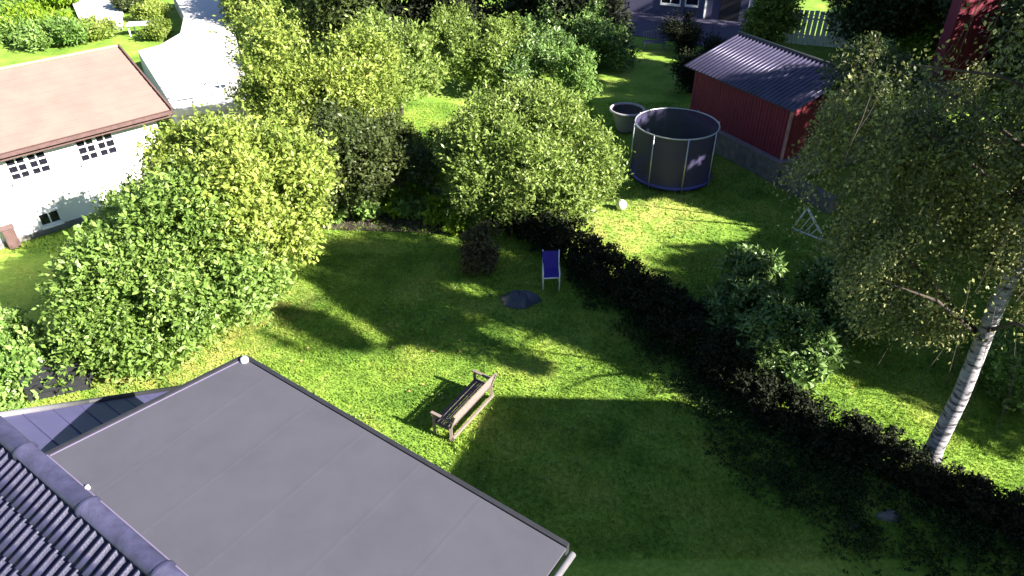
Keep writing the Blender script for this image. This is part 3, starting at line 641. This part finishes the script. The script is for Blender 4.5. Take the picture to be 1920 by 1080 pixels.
# ================================================================== HEDGE between the gardens
hl_pts = [(945, 430), (1010, 455), (1075, 492), (1150, 545), (1225, 600), (1300, 665), (1375, 735), (1450, 790), (1540, 830), (1640, 868), (1720, 905), (1810, 945), (1900, 985), (1990, 1025), (2080, 1070)]
HP = [P(u, v, 0) for u, v in hl_pts]
hob = thing('hedge', 'long dark hedge running diagonally between the two lawns', 'hedge', HP[4])
lobes = []
hh = np.interp(np.arange(len(HP)), [0, 5, 7, 12, 14], [1.25, 1.3, .9, .6, .6])
for a, b_, k in zip(HP, HP[1:], range(99)):
    nseg = max(1, int((b_ - a).length / .55))
    for j in range(nseg):
        q = a.lerp(b_, j / nseg); hz = hh[k]; lobes.append((q.x, q.y, hz * .5, .58, .58, hz * .6))
crown(hob, L['dark'], lobes, shoots=13000, per=8, leaf=.085, asp=.6, slen=.16, up=.2, seed=21, sub=12, name='foliage')  # near-black leaves: the shade on this side is put into the colour
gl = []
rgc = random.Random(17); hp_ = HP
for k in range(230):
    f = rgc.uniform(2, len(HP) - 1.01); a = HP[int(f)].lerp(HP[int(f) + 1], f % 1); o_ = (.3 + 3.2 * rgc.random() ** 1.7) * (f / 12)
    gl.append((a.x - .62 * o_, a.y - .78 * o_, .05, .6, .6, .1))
L['ivy'] = leafmat('leaf_ivy', [(0.018, 0.032, 0.012), (0.032, 0.055, 0.018), (0.05, 0.08, 0.025)], .1, .8, .1)  # dark leaf layer added to deepen the shade beside the hedge
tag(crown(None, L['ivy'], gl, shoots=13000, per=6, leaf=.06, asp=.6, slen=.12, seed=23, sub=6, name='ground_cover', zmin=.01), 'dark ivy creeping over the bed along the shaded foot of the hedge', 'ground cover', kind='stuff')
for a, b_, k in zip(HP, HP[1:], range(99)):
    for j_ in range(3):
        q = a.lerp(b_, j_ / 3); MB().tube([q, q + Vector((.04, .03, hh[k] * .3)), q + Vector((.0, .06, hh[k] * .6))], [.035, .025, .012], 5).build('stem', M['bark'], hob)

def near_edges(p):
    r = np.zeros(len(p), bool)
    for a, b_ in zip(HP, HP[1:]):
        ax_, ay_, bx_, by_ = a.x + .55, a.y + .4, b_.x + .55, b_.y + .4; dx, dy = bx_ - ax_, by_ - ay_
        t = np.clip(((p[:, 0] - ax_) * dx + (p[:, 1] - ay_) * dy) / (dx * dx + dy * dy), 0, 1)
        r |= np.hypot(p[:, 0] - ax_ - t * dx, p[:, 1] - ay_ - t * dy) < .28
    for c, q in ((P(1738, 868), .4), (P(1500, 720), .5), (P(1440, 700), .4), (P(965, 415), .5), (P(870, 835), .25), (P(915, 770), .2), (P(300, 690), .5), (P(430, 640), .5), (P(1262, 345), 1.9)):
        r |= np.hypot(p[:, 0] - c.x, p[:, 1] - c.y) < q
    return r & (np.random.default_rng(8).random(len(p)) < .5)
ground_grass(60000, -12, 14, 8.5, 27, .12, .26, .03, 14, 'tall_grass', near_edges, 'longer unmown grass tufts along the sunny hedge side and around trunks')
wd_r = random.Random(31); wl_ = []
for k in range(190):
    q = P(wd_r.uniform(350, 1700), wd_r.uniform(400, 900)); wl_.append((q.x, q.y, .045, .09, .09, .03))
tag(crown(None, L['green'], wl_, shoots=900, per=4, leaf=.075, asp=.55, slen=.05, up=.2, seed=24, sub=4, name='weeds', zmin=.01), 'small broad-leaved weeds dotted through the mown lawn', 'weeds', kind='stuff')

# ================================================================== TREES AND SHRUBS
tree('bush', 'big leafy green bush filling the left of the lawn beside the garage', 'bush',
     [lob(210, 560, 1.9, 1.3), lob(270, 490, 2.5, 1.4), lob(345, 450, 3.0, 1.5), lob(300, 570, 1.7, 1.5), lob(400, 520, 1.9, 1.35), lob(190, 640, .9, .9), lob(280, 640, .8, .8), lob(445, 480, 2.2, 1.2), lob(262, 430, 2.3, 1.0), lob(370, 590, .8, .7)],
     'lightgreen', gaps=True, shoots=13000, per=9, leaf=.15, asp=.5, slen=.6, seed=31, sub=16, subr=.34, r0=.13)
tree('tree', 'yellow-green tree leaning over the corner of the garage roof', 'tree',
     [lob(350, 310, 3.8, 1.0), lob(410, 325, 4.0, 1.3), lob(500, 310, 3.9, 1.35), lob(550, 345, 3.4, 1.0), lob(500, 400, 2.9, 1.3), lob(430, 380, 3.6, 1.4), lob(335, 365, 3.3, 1.1), lob(545, 420, 2.2, .75)],
     'yellow', gaps=True, shoots=8600, per=9, leaf=.15, asp=.5, slen=.6, seed=32, sub=16, subr=.34, r0=.13)
tree('shrub', 'small bright green shrub at the left edge above the roof', 'shrub',
     [lob(15, 650, .8, .8), lob(50, 690, .6, .7), lob(-30, 700, .8, .9), lob(10, 720, .4, .6)], 'green', shoots=1500, per=8, leaf=.17, asp=.55, slen=.35, seed=33, r0=.04, tb=.1)
tree('tree', 'broad yellowing tree at the end of the pale driveway', 'tree',
     [lob(505, 100, 3.8, 1.5), lob(555, 120, 4.0, 1.9), lob(640, 130, 3.8, 1.7), lob(500, 180, 2.8, 1.2), lob(545, 200, 2.6, 1.5), lob(640, 205, 2.4, 1.4), lob(700, 150, 3.2, 1.2), lob(510, 60, 3.2, 1.1)],
     'yellow', gaps=True, shoots=8500, per=8, leaf=.16, asp=.45, slen=.7, seed=34, up=.7, sub=16, subr=.36)
tree('shrub', 'loose upright green shrub right of the yellowing tree', 'shrub',
     [lob(700, 90, 3.0, 1.2), lob(755, 110, 2.6, 1.3), lob(790, 150, 1.6, .9), lob(730, 160, 1.8, 1.1)], 'grey', shoots=2600, per=8, leaf=.2, asp=.4, slen=.8, seed=35, up=.9)
tree('tree', 'shaded olive tree in the dip between the yellow tree and apple tree', 'tree',
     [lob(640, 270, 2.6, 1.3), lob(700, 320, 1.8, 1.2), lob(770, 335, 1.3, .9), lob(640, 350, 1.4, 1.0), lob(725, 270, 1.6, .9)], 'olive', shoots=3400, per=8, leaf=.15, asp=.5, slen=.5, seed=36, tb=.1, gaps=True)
tree('apple_tree', 'round spreading apple tree with pale green leaves mid-garden', 'tree',
     [lob(885, 275, 2.8, 1.1), lob(950, 240, 3.2, 1.3), lob(1030, 245, 3.1, 1.3), lob(1085, 300, 2.5, 1.1), lob(905, 320, 2.3, 1.1), lob(985, 310, 2.6, 1.3), lob(1050, 355, 1.8, 1.0), lob(945, 360, 1.7, .8), lob(1125, 345, 1.6, .7), lob(895, 365, 1.5, .8), lob(990, 375, 1.2, .9), lob(1070, 385, 1.0, .7), lob(860, 300, 2.0, .8)],
     'grey', base=P(965, 415), shoots=10500, per=9, leaf=.15, asp=.38, slen=.5, up=.7, seed=37, sub=20, r0=.14)
tree('shrub', 'light green shrub behind the apple tree beside the dark gap', 'shrub',
     [lob(905, 95, 1.9, 1.2), lob(935, 130, 1.4, 1.0), lob(870, 125, 1.4, .9), lob(955, 80, 1.6, .9)], 'grey', shoots=2000, per=8, leaf=.2, asp=.4, slen=.6, up=.9, seed=38, tb=-.12)
tree('shrub', 'tall dark green shrub left of the blue-grey house', 'shrub',
     [lob(1050, 50, 1.8, 1.4), lob(1110, 70, 1.6, 1.4), lob(1010, 80, 1.5, 1.2), lob(1150, 95, 1.0, 1.0)], 'rhodo', shoots=2600, per=8, leaf=.2, asp=.45, slen=.6, up=.6, seed=39)
tree('shrub', 'narrow bright green shrub just above the apple tree crown', 'shrub',
     [lob(1080, 140, 1.5, .8), lob(1095, 170, 1.0, .7), lob(1055, 120, 1.3, .7)], 'green', shoots=1300, per=8, leaf=.19, asp=.4, slen=.5, up=.9, seed=40)
tree('shrub', 'mid green shrub between the light shrub and the apple tree crown', 'shrub',
     [lob(1000, 130, 1.3, 1.1), lob(1040, 105, 1.5, 1.1), lob(965, 150, 1.0, .8)], 'rhodo', shoots=1900, per=8, leaf=.18, asp=.42, slen=.5, up=.9, seed=44)
tree('shrub', 'low yellow-green shrub at the near edge of the sunny gap', 'shrub',
     [lob(800, 290, .9, .9), lob(840, 300, .8, .8), lob(760, 290, .8, .8)], 'mix', shoots=1500, per=8, leaf=.16, asp=.42, slen=.45, up=.8, seed=45)
tree('shrub', 'pale green shrub standing between the upright shrub and the light shrub', 'shrub',
     [lob(850, 60, 1.6, 1.2), lob(820, 90, 1.3, 1.0)], 'grey', shoots=1700, per=8, leaf=.18, asp=.42, slen=.55, up=.9, seed=46, tb=-.1)
tree('shrub', 'leafy undergrowth below the yellowing tree at the dark dip', 'shrub',
     [lob(600, 230, 1.6, 1.1), lob(680, 215, 1.6, 1.1), lob(620, 300, 1.2, .9)], 'mix', shoots=2200, per=8, leaf=.16, asp=.45, slen=.5, up=.7, seed=47)
# trimmed round bush on stems
tp_ = P(905, 508, 0); tob = thing('topiary_bush', 'brownish trimmed round bush on short stems beneath the apple tree', 'bush', tp_)
for k in range(5):
    a = k * 1.26; MB().tube([(tp_.x + .08 * math.cos(a), tp_.y + .2 + .08 * math.sin(a), 0), (tp_.x + .4 * math.cos(a), tp_.y + .2 + .4 * math.sin(a), .8)], [.035, .02], 6).build('stem', M['bark'], tob, True)
L['brown'] = leafmat('leaf_brownish', [(0.05, 0.05, 0.02), (0.095, 0.085, 0.035), (0.15, 0.14, 0.06)])
crown(tob, L['brown'], [(tp_.x, tp_.y + .2, .85, .72, .72, .48), (tp_.x - .1, tp_.y, .45, .5, .5, .4)], shoots=1800, per=7, leaf=.09, asp=.6, slen=.15, seed=41, tb=.1)
# border perennials; the lime leaves put missing sunlight into the colour
BL = ['leftmost full plant', 'second plant from the left', 'plant at the middle front', 'yellowish plant right of the middle', 'green plant near the topiary bush', 'small tuft at the lawn corner', 'last small tuft touching the topiary bush', 'back row plant on the left', 'back row plant on the right']
for i, (u, v, r_) in enumerate(((640, 395, .55), (690, 405, .5), (735, 400, .55), (780, 405, .5), (825, 415, .45), (620, 420, .35), (860, 435, .3), (705, 380, .5), (775, 380, .5))):
    q = P(u, v, 0); t = thing('border_plant', BL[i] + ' in the border below the olive tree', 'plant', q, 'border plants along the lawn edge')
    crown(t, L['green' if i % 2 else 'lime'], [(q.x, q.y, .3, r_, r_, .35)], shoots=170, per=6, leaf=.2, asp=.5, slen=.35, up=1.2, seed=60 + i, name='foliage', sub=8)
bedq = [P(600, 430), P(870, 440), P(880, 380), P(760, 330), P(620, 350)]
tag(MB().prism([(p.x, p.y) for p in bedq], 0, .02).build('flower_bed', M['soil']), kind='structure')
# rhododendrons
def rhodo(label, lobes, seed, n):
    return tree('rhododendron', label, 'shrub', lobes, 'rhodo', shoots=n, per=9, leaf=.2, asp=.36, slen=.22, up=.9, seed=seed, sub=16, spread=1.6, r0=.05, droop=0)
rhodo('rounded glossy shrub with a sunlit top at the upper left of three', [lob(1412, 520, 1.3, .75), lob(1400, 570, .8, .75), lob(1350, 600, .6, .6)], 51, 1500)
rhodo('rounded glossy shrub nearest the birch trunk', [lob(1590, 530, 1.2, .85), lob(1530, 540, 1.0, .6), lob(1590, 590, .7, .7), lob(1620, 570, .7, .5)], 52, 1700)
rhodo('spreading glossy shrub at the edge of the sunlit grass strip', [lob(1430, 620, .9, .85), lob(1500, 650, .8, .8), lob(1420, 680, .5, .6), lob(1540, 680, .5, .5), lob(1350, 640, .5, .5), lob(1470, 700, .35, .5)], 53, 2500)
tree('shrub', 'dark leafy shrub with bright leaf tips at the right edge', 'shrub', [lob(1910, 700, .7, .7), lob(1900, 650, .9, .6), lob(1960, 720, .8, .8)], 'green', shoots=900, per=8, leaf=.14, seed=54, r0=.04)
# garden plants of the upper left slope
for i, (u, v, r_, kk) in enumerate(((20, 70, 1.4, 'green'), (70, 60, 1.5, 'lime'), (110, 85, 1.1, 'green'), (30, 20, 1.5, 'green'), (90, 15, 1.4, 'lime'), (-20, 60, 1.6, 'green'))):
    q = P(u, v, 0); lb = ['leafy green plant nearest the garage roof at far left', 'large-leaved bright green plant above the middle of the garage roof', 'low green plant beside the pale terrace', 'tall green plant in the far left corner', 'bright green plant left of the pale terrace', 'green plant cut by the left edge of the view'][i]
    t = thing('garden_plant', lb, 'plant', q); crown(t, L[kk], [(q.x, q.y, .5, r_ * 1.35, r_ * 1.35, .7)], shoots=1300, per=8, leaf=.3, asp=.3, slen=.6, up=1.0, seed=80 + i, name='foliage', sub=12)
for i, (u, v, kk, lb) in enumerate(((180, 70, 'yellow', 'yellowing low shrub above the garage ridge'), (285, 40, 'yellow', 'yellow-green shrub between the terrace and the driveway'), (250, 20, 'olive', 'dark shrub at the corner of the pale terrace'), (300, 72, 'mix', 'small shrub in the bend of the driveway'))):
    q = P(u, v, 0); t = thing('shrub', lb, 'shrub', q); crown(t, L[kk], [(q.x, q.y, .4, 1.3 if i < 3 else .8, 1.3 if i < 3 else .8, .5)], shoots=800, per=7, leaf=.2, asp=.4, slen=.4, up=.8, seed=90 + i, name='foliage', sub=12)
MB_p = P(40, 60, 0); t = thing('lantern_post', 'short grey post among the green plants at upper left', 'post', MB_p)
MB().bar(MB_p, MB_p + Vector((0, 0, 1.2)), .16).build('post', M['stone'], t); MB().box(MB_p + Vector((0, 0, 1.3)), (.3, .3, .3)).build('head', M['dark'], t)

# ---------------------------------------------------------------- BIRCH with hanging twigs
bb0 = P(1738, 868, 0)
bir = thing('birch_tree', 'tall birch with pale leaning-looking trunk and long hanging twigs at the right', 'tree', bb0)
top = bb0 + Vector((.6, .9, 12.0))
tk = [bb0 + Vector((0, 0, -.1)), bb0 + Vector((.02, .02, .5)), bb0 + Vector((.1, .1, 2)), bb0 + Vector((.12, .3, 4)), bb0 + Vector((.3, .5, 7)), bb0 + Vector((.4, .7, 10)), top]
MB().tube(tk, [.27, .19, .165, .15, .12, .07, .02], 14).build('trunk', M['birch'], bir, True)
rb = random.Random(12); tips = []
for k in range(26):
    a = rb.uniform(0, 6.28); z0 = rb.uniform(3.2, 10.5); l = rb.uniform(1.8, 3.9) * (1 if z0 < 8 else .75)
    s0 = Vector(tk[3]).lerp(Vector(tk[5]), min(1, max(0, (z0 - 4) / 6))); s0.z = z0
    tip = s0 + Vector((math.cos(a) * l, math.sin(a) * l, rb.uniform(.6, 1.7)))
    MB().tube([s0, s0.lerp(tip, .5) + Vector((0, 0, .25)), tip], [.05, .035, .012], 6).build('branch', M['bark'], bir, True); tips.append((s0, tip))
for (tx, ty, tz) in ((9.3, 8.3, 10.4), (8.6, 7.9, 9.6), (10.2, 8.0, 10.9), (9.9, 7.6, 9.9)):
    s0 = Vector(tk[4]).lerp(Vector(tk[5]), .6); tip = Vector((tx, ty, tz)); tips.append((s0, tip)); tips.append((s0, tip + Vector((-.3, .2, -.4))))
    MB().tube([s0, s0.lerp(tip, .5) + Vector((0, 0, .25)), tip], [.05, .035, .012], 6).build('branch', M['bark'], bir, True)
def hanging(parent, tips, n, per, leaf, seed, lmin=.8, lmax=3.0, zmin=1.9, mt=None, name='crown', cen=None, rmax=4.3, ell=None):
    rg = np.random.default_rng(seed); T0_ = np.array([list(a) for a, b in tips]); T1_ = np.array([list(b) for a, b in tips])
    ti = rg.integers(0, len(tips), n); f = rg.uniform(.3, 1.08, n)[:, None]
    nc_ = 420; cti = rg.integers(0, len(tips), nc_); cf = rg.uniform(.3, 1.1, nc_)[:, None]; cst = T0_[cti] * (1 - cf) + T1_[cti] * cf + rg.normal(size=(nc_, 3)) * np.array([.4, .4, .4])
    ci = rg.integers(0, nc_, n); ti = cti[ci]; st = cst[ci] + rg.normal(size=(n, 3)) * np.array([.13, .13, .2]); clen = rg.uniform(lmin, lmax, nc_)
    ln_ = clen[ci] * rg.uniform(.6, 1.1, n); dr = rg.normal(size=(n, 3)) * np.array([.07, .07, 0]) + (rg.normal(size=(nc_, 3)) * np.array([.2, .2, 0]))[ci] + (T1_ - T0_)[ti] * np.array([.05, .05, 0]); clt = rg.uniform(-.2, .2, len(tips))
    t = np.tile(np.linspace(0, 1, per), n); ii = np.repeat(np.arange(n), per)
    p = st[ii] + dr[ii] * (t * ln_[ii])[:, None]; p[:, 2] -= t * ln_[ii]; p += rg.normal(size=p.shape) * .05
    d = unit(rg.normal(size=p.shape) * .8 + np.array([0, 0, -.7])); nr = unit(rg.normal(size=p.shape) + np.array([0, 0, .35]))
    k = (p[:, 2] > 2.5 + np.clip(12.5 - p[:, 1], -.6, 9) * .78 + rg.normal(size=len(p)) * .2) & ~shades_sunny_spot(p, .12, rg) & (p[:, 0] > 6.2 + np.clip(5 - p[:, 2], 0, 9) * .62 + rg.normal(size=len(p)) * .25) & ~((p[:, 2] > 7.4) & (p[:, 0] > 6.7) & (p[:, 0] < 8.7) & (rg.random(len(p)) < .9)); m_ = len(p)
    tint = np.clip(.42 + clt[ti][ii] + rg.normal(size=m_) * .22, 0, 1); lf = leaf * rg.uniform(.6, 1.2, m_)
    leaves_mesh(name, p[k], d[k], nr[k], lf[k], (lf * .6)[k], tint[k], mt or L['birch'], parent)
    ks = rg.choice(n, min(n, 500), replace=False); tw_ = MB()
    for q in ks:
        a = Vector(st[q]); b2 = a + Vector(dr[q]) * ln_[q]; b2.z -= ln_[q]
        if b2.z > zmin: tw_.tube([a, a.lerp(b2, .5) + Vector((.03, 0, 0)), b2], .006, 3, cap=False)
    tag(tw_.build('twigs', M['bark'], parent), kind='stuff')
hanging(bir, tips, 15500, 20, .092, 70)

# ---------------------------------------------------------------- trees that shade the right side (outside the frame)
def shade_tree(label, x, y, h, r, n, seed, z0=2.5, kind='olive'):
    t = thing('tree', label, 'tree', (x, y, 0), 'trees beyond the right edge of the view'); MB().tube([(x, y, 0), (x + .1, y, h * .5), (x, y + .1, h)], [.2, .15, .03], 8).build('trunk', M['birch'], t, True)
    lb = []; rr = random.Random(seed)
    for k in range(9):
        a = rr.uniform(0, 6.28); zz = z0 + (h - z0) * (k + .5) / 9; q = r * (1 - abs(zz / h - .5)) * .55
        lb.append((x + math.cos(a) * q, y + math.sin(a) * q, zz, r * .55, r * .55, (h - z0) * .16))
    crown(t, L[kind], lb, shoots=n, per=7, leaf=.26, asp=.65, slen=.6, seed=seed, sub=10, gaps=True); return t
for lb, x, y, h, r, n, z0, sd in (
    ('leafy tree nearest the birch, just beyond the right edge of the view', 20.5, 13.5, 8.5, 3.4, 4200, 2.0, 101), ('tall thin-stemmed tree south of the right edge of the view', 24.0, 9.0, 12.0, 3.2, 4000, 5.5, 102),
    ('broad tree east of the goal frame, outside the view', 24.5, 17.5, 12.0, 4.4, 6500, 2.0, 103), ('broad tree east of the red shed, outside the view', 26.0, 23.5, 13.0, 4.8, 7500, 2.0, 104),
    ('dense tree beyond the tall red wall, outside the view', 23.5, 29.0, 13.0, 4.5, 6500, 2.0, 105), ('far tree shading the paved yard, outside the view', 33.0, 34.0, 15.0, 6.0, 7000, 2.0, 106),
    ('far dense tree shading the blue-grey house, outside the view', 34.0, 44.0, 16.0, 6.5, 6000, 2.0, 108),
    ('tall tree shading the fence behind the shed, outside the view', 27.0, 36.0, 14.0, 5.0, 6500, 1.5, 110), ('far wide tree at the top right, outside the view', 38.0, 40.0, 15.0, 6.5, 6500, 1.5, 111),
    ('dense tree behind the birch crown, outside the view', 18.5, 19.5, 9.0, 3.2, 4200, 2.0, 109)):
    shade_tree(lb, x, y, h, r, n, sd, z0)

tree('tree', 'dark olive tree standing close behind the left side of the birch', 'tree',
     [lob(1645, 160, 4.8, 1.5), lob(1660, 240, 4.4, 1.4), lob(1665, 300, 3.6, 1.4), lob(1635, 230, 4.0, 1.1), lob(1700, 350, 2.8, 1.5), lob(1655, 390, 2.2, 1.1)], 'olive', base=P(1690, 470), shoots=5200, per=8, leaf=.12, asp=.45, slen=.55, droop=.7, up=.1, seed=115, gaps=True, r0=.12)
# ================================================================== FAR SIDE of the garden, top of the view
# blue-grey house with white windows, paved yard before it
hz0 = P(1175, 22, 0); hz1 = P(1395, 42, 0); hx = (hz1 - hz0).normalized(); hn = Vector((hx.y, -hx.x, 0))
bh = thing('house', 'blue-grey house with white-framed windows at the top of the view', 'house', hz0 + hx * 2.5 - hn * 3)
q0 = hz0 - hx * .5; q1 = hz1 + hx * .1
MB().prism([(p.x, p.y) for p in (q0, q1, q1 - hn * 6, q0 - hn * 6)], 0, 4.5).build('wall', M['house_wall'], bh)
window(bh, [(1240, -12), (1276, -8), (1276, 9), (1240, 6)], hz0, hn, 2, 1, 1, True)
window(bh, [(1286, -8), (1310, -6), (1310, 11), (1286, 9)], hz0, hn, 1, 1, 1, True)
mb = MB(); q = PV(1323, 10, hz0, hn); mb.bar((q.x + hn.x * .05, q.y + hn.y * .05, 0), (q.x + hn.x * .05, q.y + hn.y * .05, 4.3), .12); mb.build('downpipe', M['white'], bh)
mb = MB(); q = PV(1370, 10, hz0, hn); mb.box((q.x + hn.x * .03, q.y + hn.y * .03, 1.1), (1.3, .06, 2.2), math.atan2(hx.y, hx.x)); mb.build('door', M['dark'], bh)
slab('paved_yard', [(1150, 20), (1160, 62), (1330, 88), (1400, 90), (1420, 45), (1380, 20)], .03, M['plum'], kind='structure')
# garden seat in front, blue
gs = P(1225, 92, 0)
t = thing('patio_bench', 'blue-grey wire garden bench on the grass before the blue-grey house', 'bench', gs)
MB().box((gs.x, gs.y, .42), (1.3, .5, .05)).build('seat', M['slate'], t)
mb = MB()
for k in range(9): mb.bar((gs.x - .6 + k * .15, gs.y + .25, .45), (gs.x - .6 + k * .15, gs.y + .32, .95), .02)
mb.tube([(gs.x - .65, gs.y + .32, .9), (gs.x, gs.y + .33, 1.02), (gs.x + .65, gs.y + .32, .9)], .02, 6); mb.build('backrest', M['zinc'], t)
for sx in (-.6, .6):
    for sy in (-.2, .22): MB().bar((gs.x + sx, gs.y + sy, 0), (gs.x + sx, gs.y + sy, .42), .035).build('leg', M['zinc'], t)
# closed parasol
pr = P(1428, 68, 0); t = thing('parasol', 'pale closed parasol standing behind the red shed roof', 'parasol', pr)
MB().tube([pr, pr + Vector((0, 0, 2.6))], .03, 8).build('pole', M['steel'], t, True)
MB().lathe(pr, [(.34, .7), (.22, 1.2), (.12, 2.0), (.03, 2.55)], 10).build('canopy', M['white'], t, True)
# sunlit white board fence
f0_ = P(1470, 80, 0); f1_ = P(1640, 96, 0); fx = (f1_ - f0_).normalized(); fl_ = (f1_ - f0_).length
t = thing('board_fence', 'sunlit white board fence behind the birch twigs', 'fence', f0_)
k = 0
while k * .3 < fl_:
    q = f0_ + fx * (k * .3); MB().box((q.x, q.y, 1.0 + random.uniform(-.02, .02)), (.24, .04, 2.0), math.atan2(fx.y, fx.x)).build('board', M['white'], t); k += 1
mb = MB(); mb.bar(f0_ + Vector((0, .05, .5)), f1_ + Vector((0, .05, .5)), .05, .1); mb.bar(f0_ + Vector((0, .05, 1.5)), f1_ + Vector((0, .05, 1.5)), .05, .1); mb.build('rail', M['white'], t)
# red building behind
r0_ = P(1742, 182, 0); r1_ = P(1800, 186, 0)
rbg = thing('red_building', 'tall narrow red boarded wall with grey base behind the birch crown', 'building', r0_)
rx = Vector((1, .08, 0)).normalized(); ry = Vector((.25, 1, 0)).normalized(); Wd = 2.3
MB().prism([(q.x, q.y) for q in (r0_, r0_ + rx * Wd, r0_ + rx * Wd + ry * 1.6, r0_ + ry * 1.6)], 0, .8).build('plinth', M['stone'], rbg)
i0 = r0_ + rx * .04 + ry * .06
MB().prism([(q.x, q.y) for q in (i0, i0 + rx * (Wd - .08), i0 + rx * (Wd - .08) + ry * 1.45, i0 + ry * 1.45)], .802, 8).build('wall', M['red'], rbg)
for k in range(14):
    q = i0 + rx * (.08 + k * .152) - ry * .012; MB().box((q.x, q.y, 4.4), (.14, .03, 7.2), math.atan2(rx.y, rx.x)).build('board', M['red'], rbg)
# patio table glimpsed by the wall
pt_ = P(1662, 248, 0); t = thing('patio_table', 'pale low table glimpsed in shade behind the birch twigs', 'table', pt_)
MB().box((pt_.x, pt_.y, .7), (1.1, .5, .05), .15).build('tabletop', M['zinc'], t)
for sx in (-.45, .45): MB().bar((pt_.x + sx, pt_.y, 0), (pt_.x + sx, pt_.y, .68), .06).build('leg', M['zinc'], t)
tree('shrub', 'sunlit lime green bush beside the tall red wall', 'shrub', [lob(1735, 75, 1.2, 1.0), lob(1750, 95, .6, .8)], 'lime', shoots=900, per=8, leaf=.2, seed=110, r0=.05)
# dark background trees along the top
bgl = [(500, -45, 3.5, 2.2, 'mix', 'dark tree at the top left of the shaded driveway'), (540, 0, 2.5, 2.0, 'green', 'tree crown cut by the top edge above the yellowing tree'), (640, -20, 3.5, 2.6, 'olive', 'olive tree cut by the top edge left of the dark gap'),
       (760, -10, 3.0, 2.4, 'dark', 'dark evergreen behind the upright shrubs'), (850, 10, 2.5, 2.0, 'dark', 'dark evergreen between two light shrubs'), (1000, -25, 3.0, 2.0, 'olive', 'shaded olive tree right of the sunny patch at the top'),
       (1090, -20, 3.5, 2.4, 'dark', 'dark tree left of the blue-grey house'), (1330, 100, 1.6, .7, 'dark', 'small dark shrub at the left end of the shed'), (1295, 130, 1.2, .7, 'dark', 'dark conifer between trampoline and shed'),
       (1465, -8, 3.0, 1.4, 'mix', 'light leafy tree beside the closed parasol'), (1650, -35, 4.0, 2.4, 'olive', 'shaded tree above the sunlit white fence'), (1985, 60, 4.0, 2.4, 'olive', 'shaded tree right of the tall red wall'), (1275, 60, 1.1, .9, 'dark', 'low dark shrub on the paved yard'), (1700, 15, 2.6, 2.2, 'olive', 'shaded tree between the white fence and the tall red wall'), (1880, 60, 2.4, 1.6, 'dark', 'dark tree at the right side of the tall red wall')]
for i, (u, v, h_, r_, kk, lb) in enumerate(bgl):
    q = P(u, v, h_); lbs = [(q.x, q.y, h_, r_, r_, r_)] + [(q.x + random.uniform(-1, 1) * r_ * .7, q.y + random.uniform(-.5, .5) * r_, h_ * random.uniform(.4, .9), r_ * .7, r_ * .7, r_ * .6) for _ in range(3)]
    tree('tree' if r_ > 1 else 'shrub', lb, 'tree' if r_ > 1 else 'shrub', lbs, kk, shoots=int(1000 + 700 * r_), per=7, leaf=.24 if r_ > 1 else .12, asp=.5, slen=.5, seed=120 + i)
# small things on the grass
rl = random.Random(9)
for i in range(46):
    u, v = rl.choice([(rl.uniform(1050, 1300), rl.uniform(390, 520)), (rl.uniform(560, 900), rl.uniform(600, 740)), (rl.uniform(1400, 1700), rl.uniform(700, 800))])
    q = P(u, v, .06); a = rl.uniform(0, 6.28); s_ = rl.uniform(.03, .06)
    if i == 0: fl_mb = MB()
    fl_mb.add([(q.x - s_ * math.cos(a), q.y - s_ * math.sin(a), .07), (q.x + s_ * math.sin(a), q.y - s_ * math.cos(a), .1), (q.x + s_ * math.cos(a), q.y + s_ * math.sin(a), .075), (q.x - s_ * math.sin(a), q.y + s_ * math.cos(a), .085)], [(0, 1, 2, 3)])
tag(fl_mb.build('fallen_leaves', M['fallen']), 'scattered yellow fallen leaves on the sunny grass', 'leaves', kind='stuff')
for (u, v, r_, lb) in ((1498, 832, .1, 'small pale stone in deep shade by the hedge'), (1602, 990, .12, 'pale stone at the lower right in deep shade'), (1668, 968, .3, 'flat grey stone at the lower right in deep shade')):
    mound('stone', P(u, v, 0), r_, r_ * .6, .1, M['stone'], lb, 'stone', int(u), nn=12)
